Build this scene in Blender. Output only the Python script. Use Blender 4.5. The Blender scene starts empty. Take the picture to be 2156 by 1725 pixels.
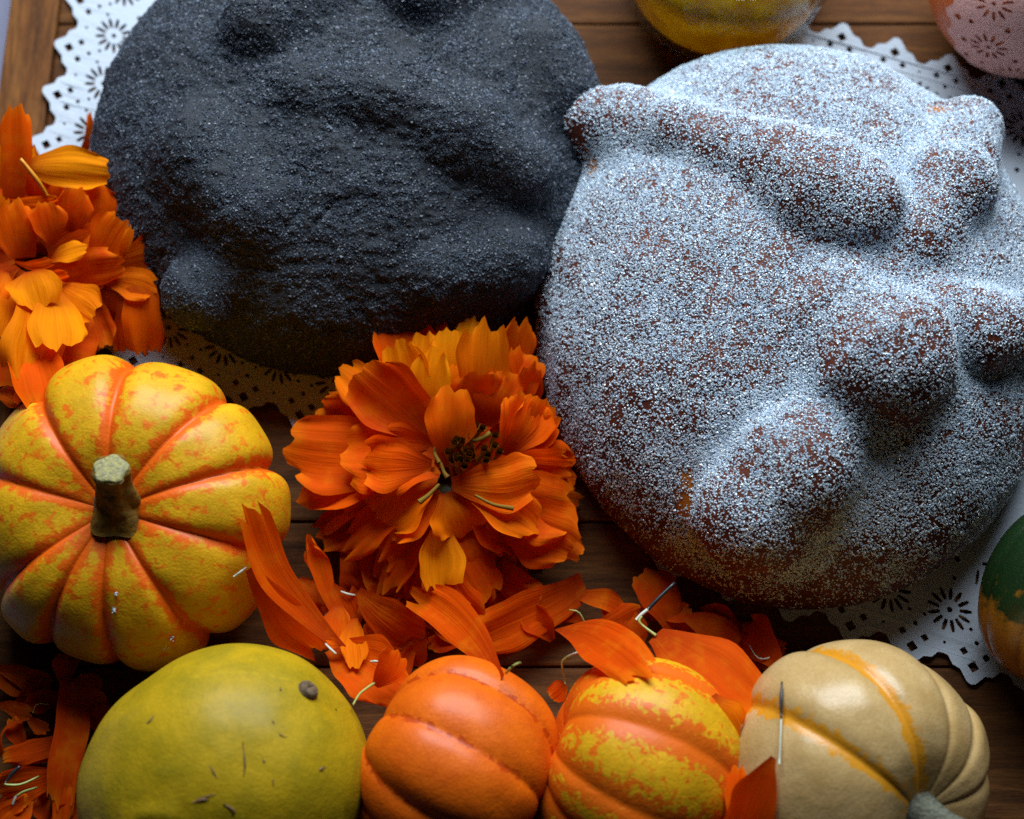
import bpy, bmesh, math, random
import numpy as np
from mathutils import Vector, Matrix

# ------------------------------------------------------------------ camera, light, exposure
SC = bpy.context.scene
COL = SC.collection
CM = 0.01                                   # everything below is laid out in centimetres
FOCAL, PITCH, DIST = 60.0, math.radians(68), 50.0
TGT = np.array([0.0, 0.0, 2.0])
FWD = np.array([0.0, math.cos(PITCH), -math.sin(PITCH)])
UPV = np.array([0.0, math.sin(PITCH), math.cos(PITCH)])
RGT = np.array([1.0, 0.0, 0.0])
CPOS = TGT - FWD * DIST
cam = bpy.data.cameras.new('camera'); camo = bpy.data.objects.new('camera', cam); COL.objects.link(camo)
camo.location = CPOS * CM
camo.rotation_euler = (math.radians(90) - PITCH, 0, 0)
cam.lens = FOCAL; cam.sensor_width = 36; cam.clip_start = 0.02; cam.clip_end = 20
cam.dof.use_dof = True; cam.dof.focus_distance = 0.47; cam.dof.aperture_fstop = 9.0
SC.camera = camo

W = bpy.data.worlds.new('World'); SC.world = W; W.use_nodes = True
W.node_tree.nodes['Background'].inputs[0].default_value = (0.42, 0.60, 1.0, 1)
W.node_tree.nodes['Background'].inputs[1].default_value = 0.009

def area(name, loc, tgt, sx, sy, power, color):
    l = bpy.data.lights.new(name, 'AREA'); l.shape = 'RECTANGLE'; l.size = sx; l.size_y = sy
    l.energy = power; l.color = color
    o = bpy.data.objects.new(name, l); COL.objects.link(o); o.location = loc
    o.rotation_euler = (Vector(tgt) - Vector(loc)).to_track_quat('-Z', 'Y').to_euler()
    return o
area('window_light', (0.04, 0.54, 0.52), (-0.02, 0.02, 0.02), 0.66, 0.42, 14.0, (0.84, 0.94, 1.0))

SC.view_settings.view_transform = 'Standard'; SC.view_settings.look = 'None'
SC.view_settings.exposure = 0.0; SC.view_settings.gamma = 1.0
SC.cycles.use_denoising = False
SC.cycles.max_bounces = 8; SC.cycles.sample_clamp_indirect = 2.0; SC.cycles.caustics_reflective = False; SC.cycles.caustics_refractive = False

# ------------------------------------------------------------------ small helpers
F_PX = FOCAL / 36.0 * 2156.0
def P(u, v, z):
    """world point (cm) at height z seen at (u, v) of the 2156 x 1725 view"""
    d = FWD * F_PX + RGT * (u - 1078.0) - UPV * (v - 862.5)
    t = (z - CPOS[2]) / d[2]
    return CPOS + d * t
def nrm(a):
    a = np.asarray(a, float); return a / max(1e-9, np.linalg.norm(a))

def hash3(i, seed=0):
    x = (i[..., 0].astype(np.int64) * 374761393 + i[..., 1].astype(np.int64) * 668265263
         + i[..., 2].astype(np.int64) * 2147483647 + seed * 974634521) & 0xffffffff
    x = ((x ^ (x >> 13)) * 1274126177) & 0xffffffff
    x = ((x ^ (x >> 16)) * 2246822519) & 0xffffffff
    return ((x ^ (x >> 15)) & 0xffffff) / float(0xffffff)
def vnoise(p, seed=0):
    p = np.asarray(p, float); i = np.floor(p).astype(np.int64); f = p - i; u = f * f * (3 - 2 * f)
    r = 0
    for dx in (0, 1):
        for dy in (0, 1):
            for dz in (0, 1):
                w = (u[..., 0] if dx else 1 - u[..., 0]) * (u[..., 1] if dy else 1 - u[..., 1]) * (u[..., 2] if dz else 1 - u[..., 2])
                r = r + w * hash3(i + np.array([dx, dy, dz]), seed)
    return r * 2 - 1
def fbm(p, o=3, seed=0):
    p = np.asarray(p, float); r = 0; a = 1.0
    for k in range(o):
        r = r + a * vnoise(p * (2.03 ** k), seed + k); a *= 0.5
    return r

def mesh_np(name, V, F, mat=None, smooth=True, attrs=None):
    V = np.ascontiguousarray(V, dtype=np.float32) * CM
    F = np.ascontiguousarray(F, dtype=np.int32)
    me = bpy.data.meshes.new(name); n, k = F.shape
    me.vertices.add(len(V)); me.vertices.foreach_set('co', V.ravel())
    me.loops.add(n * k); me.loops.foreach_set('vertex_index', F.ravel())
    me.polygons.add(n); me.polygons.foreach_set('loop_start', np.arange(0, n * k, k, dtype=np.int32))
    me.update(calc_edges=True)
    me.polygons.foreach_set('use_smooth', np.full(n, smooth, dtype=bool))
    for a, vals in (attrs or {}).items():
        at = me.attributes.new(a, 'FLOAT', 'POINT'); at.data.foreach_set('value', np.asarray(vals, np.float32).ravel())
    if mat: me.materials.append(mat)
    return me
ORI = {}
def put(name, me, origin, parent=None):
    """link one mesh object; its vertices are given relative to origin (cm)"""
    o = bpy.data.objects.new(name, me); COL.objects.link(o)
    origin = np.asarray(origin, float); ORI[o.name] = origin
    if parent is not None:
        o.parent = parent; o.location = (origin - ORI[parent.name]) * CM
    else:
        o.location = origin * CM
    return o
def solid(name, V, F, mat, parent=None, origin=None, smooth=True, attrs=None):
    V = np.asarray(V, float)
    if origin is None: origin = np.array([V[:, 0].mean(), V[:, 1].mean(), V[:, 2].min()])
    return put(name, mesh_np(name, V - origin, F, mat, smooth, attrs), origin, parent)
def empty(name, origin):
    o = bpy.data.objects.new(name, None); COL.objects.link(o); o.empty_display_size = 0.01
    ORI[o.name] = np.asarray(origin, float); o.location = ORI[o.name] * CM
    return o
def tag(o, label, cat=None, group=None, kind=None):
    if label: o['label'] = label
    if cat: o['category'] = cat
    if group: o['group'] = group
    if kind: o['kind'] = kind
    return o
def spline(pts, n):
    pts = np.asarray(pts, float)
    if len(pts) < 3: return pts[0] + (pts[-1] - pts[0]) * np.linspace(0, 1, n)[:, None]
    q = np.vstack([2 * pts[0] - pts[1], pts, 2 * pts[-1] - pts[-2]]); out = []
    for x in np.linspace(0, len(pts) - 1, n):
        i = min(int(x), len(pts) - 2); t = x - i; a, b, c, d = q[i:i + 4]
        out.append(0.5 * (2 * b + (c - a) * t + (2 * a - 5 * b + 4 * c - d) * t * t + (3 * b - a - 3 * c + d) * t ** 3))
    return np.array(out)
def tube(pts, radii, n=10, seg=8, cap=True, ridge=0.0):
    c = spline(pts, n); r = np.interp(np.linspace(0, 1, n), np.linspace(0, 1, len(radii)), radii)
    V = []; ref = np.array([0.3, 0.2, 1.0])
    for i in range(n):
        d = nrm(c[min(i + 1, n - 1)] - c[max(i - 1, 0)])
        x = nrm(np.cross(d, ref if abs(d @ nrm(ref)) < 0.95 else [1, 0, 0])); y = np.cross(d, x)
        for k in range(seg):
            a = 2 * math.pi * k / seg
            V.append(c[i] + (x * math.cos(a) + y * math.sin(a)) * r[i] * (1 + ridge * math.cos(5 * a + i * .12)))
    F = [[i * seg + k, i * seg + (k + 1) % seg, (i + 1) * seg + (k + 1) % seg, (i + 1) * seg + k] for i in range(n - 1) for k in range(seg)]
    if cap:
        for i, e in ((0, 0), (n - 1, (n - 1) * seg)):
            V.append(c[i]); m = len(V) - 1
            F += [[e + k, e + (k + 1) % seg, m, m] for k in range(0, seg)]
    # degenerate cap quads -> split the list into tri-safe quads
    F = [f if f[2] != f[3] else [f[0], f[1], f[2], f[2]] for f in F]
    return np.array(V), F
def tube_obj(name, pts, radii, mat, parent=None, n=10, seg=8, origin=None, open_end=False, ridge=0.0):
    c, F = tube(pts, radii, n, seg, not open_end, ridge)
    origin = c.mean(0) if origin is None else np.asarray(origin, float)
    me = bpy.data.meshes.new(name)
    me.from_pydata([tuple((p - origin) * CM) for p in c], [], [list(dict.fromkeys(f)) for f in F])
    me.polygons.foreach_set('use_smooth', np.ones(len(me.polygons), dtype=bool)); me.materials.append(mat)
    return put(name, me, origin, parent)

# ------------------------------------------------------------------ material helpers
class NT:
    def __init__(s, name):
        s.m = bpy.data.materials.new(name); s.m.use_nodes = True
        s.t = s.m.node_tree; s.t.nodes.clear(); s.out = s.n('ShaderNodeOutputMaterial')
        tc = s.n('ShaderNodeTexCoord'); mp = s.n('ShaderNodeVectorMath'); mp.operation = 'SCALE'; mp.inputs['Scale'].default_value = 100
        s.l(tc.outputs['Object'], mp.inputs[0]); s.co = mp.outputs[0]       # object space in cm
    def n(s, typ, **kw):
        x = s.t.nodes.new(typ)
        for k, v in kw.items(): setattr(x, k, v)
        return x
    def l(s, a, b): s.t.links.new(a, b)
    def set(s, sock, v):
        if isinstance(v, bpy.types.NodeSocket): s.l(v, sock)
        elif isinstance(v, (tuple, list)) and len(v) == 3 and sock.type == 'RGBA': sock.default_value = (*v, 1)
        else: sock.default_value = v
    def noise(s, scale, detail=3, rough=0.55, vec=None, dist=0.0, color=False):
        x = s.n('ShaderNodeTexNoise'); s.l(vec or s.co, x.inputs['Vector'])
        x.inputs['Scale'].default_value = scale; x.inputs['Detail'].default_value = detail
        x.inputs['Roughness'].default_value = rough; x.inputs['Distortion'].default_value = dist
        return x.outputs['Color' if color else 'Fac']
    def voro(s, scale, vec=None, feature='F1', out='Distance'):
        x = s.n('ShaderNodeTexVoronoi', feature=feature); s.l(vec or s.co, x.inputs['Vector']); x.inputs['Scale'].default_value = scale
        return x.outputs[out]
    def stretch(s, v, vec=None):
        x = s.n('ShaderNodeVectorMath', operation='MULTIPLY'); s.l(vec or s.co, x.inputs[0]); x.inputs[1].default_value = v
        return x.outputs[0]
    def ramp(s, fac, stops, interp='LINEAR'):
        x = s.n('ShaderNodeValToRGB'); x.color_ramp.interpolation = interp; s.l(fac, x.inputs[0]); e = x.color_ramp.elements
        while len(e) < len(stops): e.new(0.5)
        for k, (p, c) in enumerate(stops):
            e[k].position = p; e[k].color = (*c, 1) if isinstance(c, (tuple, list)) else (c, c, c, 1)
        return x.outputs[0]
    def math(s, op, a, b=0.0, clamp=False):
        x = s.n('ShaderNodeMath', operation=op, use_clamp=clamp); s.set(x.inputs[0], a); s.set(x.inputs[1], b); return x.outputs[0]
    def mix(s, f, a, b, mode='MIX'):
        x = s.n('ShaderNodeMix', data_type='RGBA', blend_type=mode); s.set(x.inputs[0], f); s.set(x.inputs[6], a); s.set(x.inputs[7], b); return x.outputs[2]
    def attr(s, name): return s.n('ShaderNodeAttribute', attribute_name=name).outputs['Fac']
    def bump(s, h, strength=0.4, dist=0.0005, normal=None):
        x = s.n('ShaderNodeBump'); s.l(h, x.inputs['Height']); x.inputs['Strength'].default_value = strength; x.inputs['Distance'].default_value = dist
        if normal: s.l(normal, x.inputs['Normal'])
        return x.outputs[0]
    def bsdf(s, color, rough=0.5, normal=None, **kw):
        x = s.n('ShaderNodeBsdfPrincipled'); s.set(x.inputs['Base Color'], color); s.set(x.inputs['Roughness'], rough)
        if normal: s.l(normal, x.inputs['Normal'])
        for k, v in kw.items(): s.set(x.inputs[k.replace('_', ' ')], v)
        return x.outputs[0]
    def done(s, sh): s.l(sh, s.out.inputs['Surface']); return s.m

def m_wood(name, axis, dark=1.0):
    m = NT(name)
    st = (0.10, 1.0, 1.0) if axis == 'x' else (1.0, 0.10, 1.0)
    oi = m.n('ShaderNodeObjectInfo'); off = m.n('ShaderNodeVectorMath', operation='MULTIPLY_ADD')
    rv = m.n('ShaderNodeCombineXYZ'); m.l(oi.outputs['Random'], rv.inputs[0]); m.l(oi.outputs['Random'], rv.inputs[1])
    m.l(m.co, off.inputs[0]); off.inputs[1].default_value = st
    sc = m.n('ShaderNodeVectorMath', operation='SCALE'); m.l(rv.outputs[0], sc.inputs[0]); sc.inputs['Scale'].default_value = 60
    m.l(sc.outputs[0], off.inputs[2]); v = off.outputs[0]
    g = m.noise(1.1, 5, 0.6, v, 1.2); fine = m.noise(9, 4, 0.65, v, 0.3); fib = m.noise(38, 2, 0.6, v)
    c = m.ramp(g, [(0.28, (0.045 * dark, 0.016 * dark, 0.006 * dark)), (0.46, (0.17 * dark, 0.055 * dark, 0.012 * dark)), (0.58, (0.28 * dark, 0.105 * dark, 0.024 * dark)), (0.72, (0.11 * dark, 0.042 * dark, 0.014 * dark))])
    c = m.mix(m.math('MULTIPLY', m.ramp(fine, [(0.42, 0.0), (0.6, 1.0)]), 0.5), c, (0.06 * dark, 0.022 * dark, 0.008 * dark))
    c = m.mix(m.math('MULTIPLY', m.ramp(fib, [(0.45, 0.0), (0.7, 1.0)]), 0.3), c, (0.32 * dark, 0.14 * dark, 0.038 * dark))
    b = m.bump(fine, 0.35, 0.0006, m.bump(fib, 0.3, 0.0003))
    return m.done(m.bsdf(c, 0.7, b, Specular_IOR_Level=0.12))

def m_petal():
    m = NT('petal_skin')
    oc = m.n('ShaderNodeObjectInfo').outputs['Color']
    s, t = m.attr('side'), m.attr('along')
    cv = m.n('ShaderNodeCombineXYZ'); m.l(m.math('MULTIPLY', s, 9.0), cv.inputs[0]); m.l(m.math('MULTIPLY', t, 1.6), cv.inputs[1])
    rnd = m.n('ShaderNodeObjectInfo').outputs['Random']; m.l(m.math('MULTIPLY', rnd, 40.0), cv.inputs[2])
    streak = m.noise(1.0, 4, 0.6, cv.outputs[0]); blot = m.noise(1.6, 3)
    base = m.mix(m.ramp(t, [(0.0, 1.0), (0.55, 0.0)]), oc, (0.42, 0.040, 0.002))
    base = m.mix(m.ramp(t, [(0.86, 0.0), (1.0, 0.45)]), base, (0.96, 0.27, 0.003))
    base = m.mix(m.math('MULTIPLY', m.ramp(streak, [(0.38, 1.0), (0.62, 0.0)]), 0.22), base, (0.40, 0.035, 0.001))
    base = m.mix(m.math('MULTIPLY', m.ramp(blot, [(0.5, 0.0), (0.75, 1.0)]), 0.3), base, (0.92, 0.30, 0.004))
    b = m.bump(streak, 0.50, 0.0006, m.bump(m.noise(30, 2), 0.15, 0.0002))
    p = m.bsdf(base, 0.7, b, Specular_IOR_Level=0.05)
    tr = m.n('ShaderNodeBsdfTranslucent'); m.l(m.mix(1.0, base, (1.0, 0.72, 0.25), 'MULTIPLY'), tr.inputs[0]); m.l(b, tr.inputs['Normal'])
    x = m.n('ShaderNodeMixShader'); x.inputs[0].default_value = 0.40; m.l(p, x.inputs[1]); m.l(tr.outputs[0], x.inputs[2])
    return m.done(x.outputs[0])

def m_simple(name, color, rough=0.5, nscale=None, amount=0.35, second=None, bump=0.3, **kw):
    m = NT(name); c = color; b = None
    if nscale:
        n = m.noise(nscale, 4); c = m.mix(m.math('MULTIPLY', m.ramp(n, [(0.35, 0.0), (0.65, 1.0)]), amount * 2, True), color, second or tuple(0.4 * x for x in color))
        b = m.bump(n, bump, 0.0005)
    return m.done(m.bsdf(c, rough, b, **kw))

def m_squash(name, base, base2, stripe, width, spots=0.6, rough=0.34, blotch=None, coat=0.25, edge=0.35, soft=0.12, escale=3.2):
    """skin of a gourd: pigment stripe along the grooves with a ragged edge, freckles between"""
    m = NT(name); g = m.attr('groove'); la = m.attr('lat')
    n1, n2, n3 = m.noise(1.1, 4, 0.6), m.noise(escale, 3, 0.6), m.noise(14, 3)
    body = m.mix(m.ramp(n1, [(0.35, 0.0), (0.68, 1.0)]), base, base2)
    body = m.mix(m.math('MULTIPLY', m.ramp(n3, [(0.4, 1.0), (0.65, 0.0)]), 0.22), body, tuple(0.55 * x for x in base2))
    d = m.math('ADD', g, m.math('MULTIPLY', m.math('SUBTRACT', n2, 0.5), edge * 2.0))
    st = m.ramp(m.math('DIVIDE', d, width * 2.0), [(0.46 - soft, 1.0), (0.50 + soft, 0.0)])
    c = m.mix(st, body, stripe)
    if spots:
        sv = m.stretch((1.0, 1.0, 1.0)); n4 = m.noise(3.4, 2, 0.5, sv, 0.5)
        sp = m.math('MULTIPLY', m.ramp(n4, [(0.62 - soft * .6, 0.0), (0.65 + soft * .3, 1.0)]), spots); c = m.mix(sp, c, stripe)
    if blotch:
        c = m.mix(m.ramp(m.noise(0.7, 3), [(0.56, 0.0), (0.66, 1.0)]), c, blotch)
    sc = m.ramp(m.voro(2.3), [(0.015, 1.0), (0.04, 0.0)]); c = m.mix(m.math('MULTIPLY', sc, 0.75), c, (0.10, 0.045, 0.012))
    b = m.bump(n1, 0.25, 0.002, m.bump(n3, 0.25, 0.0005, m.bump(m.ramp(m.voro(16), [(0.0, 0.0), (0.25, 1.0)]), 0.18, 0.0003)))
    r = m.math('ADD', m.math('MULTIPLY', n2, 0.25), rough + 0.05)
    return m.done(m.bsdf(c, r, b, Specular_IOR_Level=0.16, Coat_Weight=coat, Coat_Roughness=m.math('ADD', m.math('MULTIPLY', n3, 0.35), 0.10)))

MW = m_wood('plank_wood', 'x', 0.50); MWB = m_wood('board_wood', 'y', 0.70)
MP = m_petal()
M_PAPER = m_simple('doily_paper', (0.42, 0.47, 0.55), 0.75, 9, 0.06, (0.33, 0.37, 0.46), 0.4)
M_STALK = m_simple('petal_stalk_green', (0.40, 0.42, 0.12), 0.5, 8, 0.3, (0.25, 0.30, 0.06))
M_WHITE = m_simple('petal_stalk_white', (0.50, 0.52, 0.44), 0.45)
M_BLACK = m_simple('seed_black', (0.012, 0.014, 0.018), 0.4)
M_TUBE = m_simple('floret', (0.34, 0.15, 0.010), 0.6, 6, 0.4, (0.16, 0.10, 0.012), Specular_IOR_Level=0.1)
M_OLIVE = m_simple('olive_floret', (0.17, 0.115, 0.012), 0.6, 6, 0.4, (0.22, 0.09, 0.008), Specular_IOR_Level=0.1)
M_NUB = m_simple('stem_scar_brown', (0.17, 0.105, 0.05), 0.8, 9, 0.5, (0.06, 0.035, 0.018), 1.0)
M_CALYX = m_simple('calyx_green', (0.05, 0.05, 0.008), 0.6, 5)
M_STEM = m_simple('stem_brown', (0.22, 0.11, 0.016), 0.65, 5, 0.4, (0.08, 0.05, 0.014), 1.0, Specular_IOR_Level=0.1)
M_CUT = m_simple('stem_cut', (0.36, 0.32, 0.10), 0.75, 9, 0.45, (0.16, 0.15, 0.10), 1.0)
M_CORK = m_simple('stem_cork', (0.13, 0.13, 0.09), 0.85, 12, 0.45, (0.03, 0.03, 0.02), 1.0)
M_SCAR = m_simple('scar', (0.17, 0.085, 0.03), 0.7, 10)

# ------------------------------------------------------------------ table, cloth
def box(name, x0, x1, y0, y1, z0, z1, mat, parent=None, bev=0.12):
    bm = bmesh.new(); bmesh.ops.create_cube(bm, size=1.0)
    c = np.array([(x0 + x1) / 2, (y0 + y1) / 2, z1])
    for v in bm.verts:
        v.co = Vector(((v.co.x * (x1 - x0)) * CM, (v.co.y * (y1 - y0)) * CM, (v.co.z * (z1 - z0) + (z0 - z1) / 2) * CM))
    bmesh.ops.bevel(bm, geom=bm.edges[:], offset=bev * CM, segments=2, affect='EDGES', profile=0.6)
    me = bpy.data.meshes.new(name); bm.to_mesh(me); bm.free(); me.materials.append(mat)
    return put(name, me, c, parent)
m = NT('cloth'); cn = m.noise(25, 2)
M_CLOTH = m.done(m.bsdf(m.mix(cn, (0.20, 0.20, 0.30), (0.28, 0.28, 0.38)), 0.9, m.bump(cn, 0.4, 0.0006)))
g = 60
gx, gy = np.meshgrid(np.linspace(-60, 60, g), np.linspace(-60, 60, g)); gz = -3.0 + 0.25 * fbm(np.stack([gx * .12, gy * .12, gx * 0], -1).reshape(-1, 3)).reshape(g, g)
Fg = [[i * g + j, i * g + j + 1, (i + 1) * g + j + 1, (i + 1) * g + j] for i in range(g - 1) for j in range(g - 1)]
tag(solid('tablecloth', np.stack([gx, gy, gz], -1).reshape(-1, 3), Fg, M_CLOTH), 'pale lilac cloth under the wooden board', kind='structure')
table = empty('wooden_table', (0, 0, -1.2)); tag(table, 'rustic brown board of horizontal planks with an edge batten', kind='structure')
bx0 = P(-2, 200, 0)[0] - 0.05; bx1 = P(105, 160, 0)[0]
box('edge_batten', bx0, bx1, -45, 45, -1.2, 0.0, MWB, table)
yb = P(60, 289, 0)[1]; yy = yb + 4.4 * 4
rng = random.Random(3)
while yy > -34:
    w = 4.4; box('plank', bx1 + 0.05, 45, yy - w + 0.06, yy, -1.25, -0.03 - rng.random() * 0.05, MW, table, 0.09); yy -= w

# ------------------------------------------------------------------ paper doilies
def circ(cx, cy, r, n=8): return [(cx + r * math.cos(6.2832 * k / n), cy + r * math.sin(6.2832 * k / n)) for k in range(n)]
def diamond(cx, cy, r): return [(cx - r, cy), (cx, cy - r), (cx + r, cy), (cx, cy + r)]
def slot(cx, cy, a, r0, r1, w):
    d = (math.cos(a), math.sin(a)); q = (-d[1], d[0]); m_ = (r0 + r1) / 2
    return [(cx + d[0] * r0 + q[0] * w * .35, cy + d[1] * r0 + q[1] * w * .35), (cx + d[0] * r0 - q[0] * w * .35, cy + d[1] * r0 - q[1] * w * .35),
            (cx + d[0] * m_ - q[0] * w * .5, cy + d[1] * m_ - q[1] * w * .5), (cx + d[0] * r1 - q[0] * w * .3, cy + d[1] * r1 - q[1] * w * .3),
            (cx + d[0] * r1 + q[0] * w * .3, cy + d[1] * r1 + q[1] * w * .3), (cx + d[0] * m_ + q[0] * w * .5, cy + d[1] * m_ + q[1] * w * .5)]
def rosette(cx, cy, s=1.0, n=13):
    out = [circ(cx, cy, .085 * s)]
    for k in range(n): out.append(slot(cx, cy, 6.2832 * k / n + .2, .30 * s, .66 * s, .13 * s))
    return out
def fill_mesh(loops, thick):
    cu = bpy.data.curves.new('tmp', 'CURVE'); cu.dimensions = '2D'; cu.fill_mode = 'BOTH'; cu.extrude = thick / 2
    for lp in loops:
        sp = cu.splines.new('POLY'); sp.points.add(len(lp) - 1); sp.use_cyclic_u = True
        for k, p in enumerate(lp): sp.points[k].co = (p[0], p[1], 0, 1)
    o = bpy.data.objects.new('tmp', cu); COL.objects.link(o); dg = bpy.context.evaluated_depsgraph_get(); dg.update()
    me = bpy.data.meshes.new_from_object(o.evaluated_get(dg)); bpy.data.objects.remove(o); bpy.data.curves.remove(cu)
    return me
def rect_doily_loops(wd, ht, per=1.82):
    """scalloped paper lace mat: origin at its lower left corner, teeth point outwards"""
    outer = []; holes = []
    sides = [((0, 0), (1, 0), wd), ((wd, 0), (0, 1), ht), ((wd, ht), (-1, 0), wd), ((0, ht), (0, -1), ht)]
    for (ox, oy), (dx, dy), L in sides:
        n = max(2, round(L / per)); p = L / n; ix, iy = -dy, dx
        def q(a, d): return (ox + dx * a + ix * d, oy + dy * a + iy * d)
        for k in range(n):
            c = (k + .5) * p
            for a, d in ((-.5, .40), (-.42, .38), (-.33, .16), (-.27, .13), (-.20, .10), (-.07, -.20), (0, -.25), (.07, -.20), (.20, .10), (.27, .13), (.33, .16), (.42, .38)):
                if (k == 0 and a < -.22) or (k == n - 1 and a > .22): continue
                outer.append(q(c + a * p, d))
            h = [diamond(0, .28, .18)]
            if 0 < k < n - 1: h += [diamond(-.33, .66, .13), diamond(.33, .66, .13), circ(0, 1.0, .075)]
            if 0 < k < n - 1: h += [circ(p / 2, .72, .05)]
            if 0 < k < n - 1: h += [circ(-.22, 1.35, .06), circ(.22, 1.35, .06)]
            if 1 < k < n - 2:
                h += [slot(-.26, 2.95, 1.571, -.22, .22, .10), slot(0, 2.95, 1.571, -.22, .22, .10), slot(.26, 2.95, 1.571, -.22, .22, .10), slot(0, 3.42, 0, -.18, .18, .14), circ(p / 2, 2.7, .07), circ(p / 2, 3.3, .09), circ(0, 2.45, .08)]
            for lp in h: holes.append([q(c + a, d) for a, d in lp])
            if 0 < k < n - 1 and k < n - 2:
                for lp in rosette(p / 2, 1.72): holes.append([q(c + a, d) for a, d in lp])
    return [outer] + holes
def doily(name, c0, ex, ey, wd, ht, label, seed):
    me = fill_mesh(rect_doily_loops(wd, ht), 0.018)
    n = len(me.vertices); V = np.empty(n * 3, np.float32); me.vertices.foreach_get('co', V); V = V.reshape(-1, 3).astype(float)
    ex, ey = nrm(ex), nrm(ey)
    edge = np.minimum(np.minimum(V[:, 0], wd - V[:, 0]), np.minimum(V[:, 1], ht - V[:, 1]))
    wave = 0.06 + 0.10 * np.clip(0.6 - edge, 0, 1) * (1 + vnoise(np.stack([V[:, 0] * .7, V[:, 1] * .7, V[:, 0] * 0], -1), seed))
    Wd = V[:, :1] * ex + V[:, 1:2] * ey + np.array([0, 0, 1.0]) * (V[:, 2:] + wave[:, None])
    me.vertices.foreach_set('co', (Wd * CM).astype(np.float32).ravel()); me.materials.clear(); me.materials.append(M_PAPER); me.update()
    o = put(name, me, c0); return tag(o, label, 'doily', 'paper doilies under the breads')
def xy(a): return np.array([a[0], a[1], 0.0])
A0 = xy(P(-8, 686, 0)); doily('paper_doily', A0, xy(P(560, 872, 0)) - A0, xy(P(104, 210, 0)) - A0, 16.6, 16.9, 'white paper lace doily with stepped teeth under the black bread', 2)
B0 = xy(P(1345, 1190, 0)); B1 = xy(P(2088, 1440, 0))
hB = np.linalg.norm(xy(P(1790, 75, 0)) - xy(P(1560, 1265, 0)))
doily('paper_doily', B0, B1 - B0, xy(P(1600, 60, 0)) - B0, 14.6, hB, 'white paper lace doily peeking out beside the sugared bread', 7)

# ------------------------------------------------------------------ breads
def smin(a, b, k):
    h = np.clip(0.5 + 0.5 * (b - a) / k, 0, 1); return b * (1 - h) + a * h - k * h * (1 - h)
def sd_ell(p, c, r):
    q = (p - c) / r; k0 = np.linalg.norm(q, axis=-1); k1 = np.linalg.norm(q / r, axis=-1); return k0 * (k0 - 1) / np.maximum(k1, 1e-6)
def sd_cap(p, a, b, ra, rb):
    pa = p - a; ba = b - a; h = np.clip((pa @ ba) / max(1e-6, ba @ ba), 0, 1)
    return np.linalg.norm(pa - h[:, None] * ba, axis=-1) - (ra + (rb - ra) * h)
def star_mesh(sdf, c0, nth, nph, phmax, rmax, disp=None):
    th = np.linspace(0, 2 * np.pi, nth, endpoint=False); ph = np.linspace(0.004, phmax, nph)
    T, Q = np.meshgrid(th, ph); D = np.stack([np.sin(Q) * np.cos(T), np.sin(Q) * np.sin(T), np.cos(Q)], -1).reshape(-1, 3)
    r = np.full(len(D), rmax)
    for _ in range(34): r = np.maximum(r - 0.85 * sdf(c0 + D * r[:, None]), 0.2)
    if disp is not None:
        p = c0 + D * r[:, None]; r = r - disp(p) * np.clip((p[:, 2] - 0.1) / .4, 0, 1)
    V = (c0 + D * r[:, None])
    i = np.arange(nph - 1)[:, None]; j = np.arange(nth)[None]; j2 = (j + 1) % nth
    F = np.stack([i * nth + j, (i + 1) * nth + j, (i + 1) * nth + j2, i * nth + j2], -1).reshape(-1, 4)
    return V, F, r.reshape(nph, nth)
def grid_normals(V, nph, nth):
    G = V.reshape(nph, nth, 3); du = np.roll(G, -1, 1) - np.roll(G, 1, 1); dv = np.gradient(G, axis=0)
    n = np.cross(dv, du); return (n / np.maximum(1e-9, np.linalg.norm(n, axis=-1, keepdims=True))).reshape(-1, 3)
def blur(R, k):
    for _ in range(k):
        R = (np.roll(R, 1, 1) + np.roll(R, -1, 1) + 2 * R) / 4; Rp = np.pad(R, ((1, 1), (0, 0)), mode='edge'); R = (Rp[:-2] + Rp[2:] + 2 * R) / 4
    return R
OCT_V = np.array([[1, 0, 0], [-1, 0, 0], [0, 1, 0], [0, -1, 0], [0, 0, 1], [0, 0, -1]], float)
OCT_F = np.array([[0, 2, 4], [2, 1, 4], [1, 3, 4], [3, 0, 4], [2, 0, 5], [1, 2, 5], [3, 1, 5], [0, 3, 5]])
TET_V = np.array([[1, 1, 1], [1, -1, -1], [-1, 1, -1], [-1, -1, 1]], float) * .8
TET_F = np.array([[0, 1, 2], [0, 3, 1], [0, 2, 3], [1, 3, 2]])
def crystals(V, F, N, weight, n, s0, s1, seed, sink=0.1, SV=OCT_V, SF=OCT_F):
    rg = np.random.default_rng(seed)
    a, b, c, d = (V[F[:, k]] for k in range(4))
    ar = 0.5 * np.linalg.norm(np.cross(c - a, d - b), axis=1) * weight
    f = rg.choice(len(F), n, p=ar / ar.sum()); s, t = rg.random((n, 1)), rg.random((n, 1))
    p = (a[f] * (1 - s) + b[f] * s) * (1 - t) + (d[f] * (1 - s) + c[f] * s) * t
    nn = N[F[f, 0]]; sz = rg.uniform(s0, s1, n) * np.where(rg.random(n) < .06, 1.5, 1.0)
    ax = rg.normal(size=(n, 3)); ax /= np.linalg.norm(ax, axis=1, keepdims=True)
    bx = np.cross(ax, rg.normal(size=(n, 3))); bx /= np.linalg.norm(bx, axis=1, keepdims=True); cx = np.cross(ax, bx)
    S = sz[:, None] * rg.uniform(.65, 1.25, (n, 3)); p = p + nn * (sz * sink)[:, None]
    o = SV[None] * S[:, None, :]
    W_ = p[:, None] + o[..., :1] * ax[:, None] + o[..., 1:2] * bx[:, None] + o[..., 2:] * cx[:, None]
    Fo = (SF[None] + len(SV) * np.arange(n)[:, None, None]).reshape(-1, 3)
    return W_.reshape(-1, 3), Fo

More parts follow.
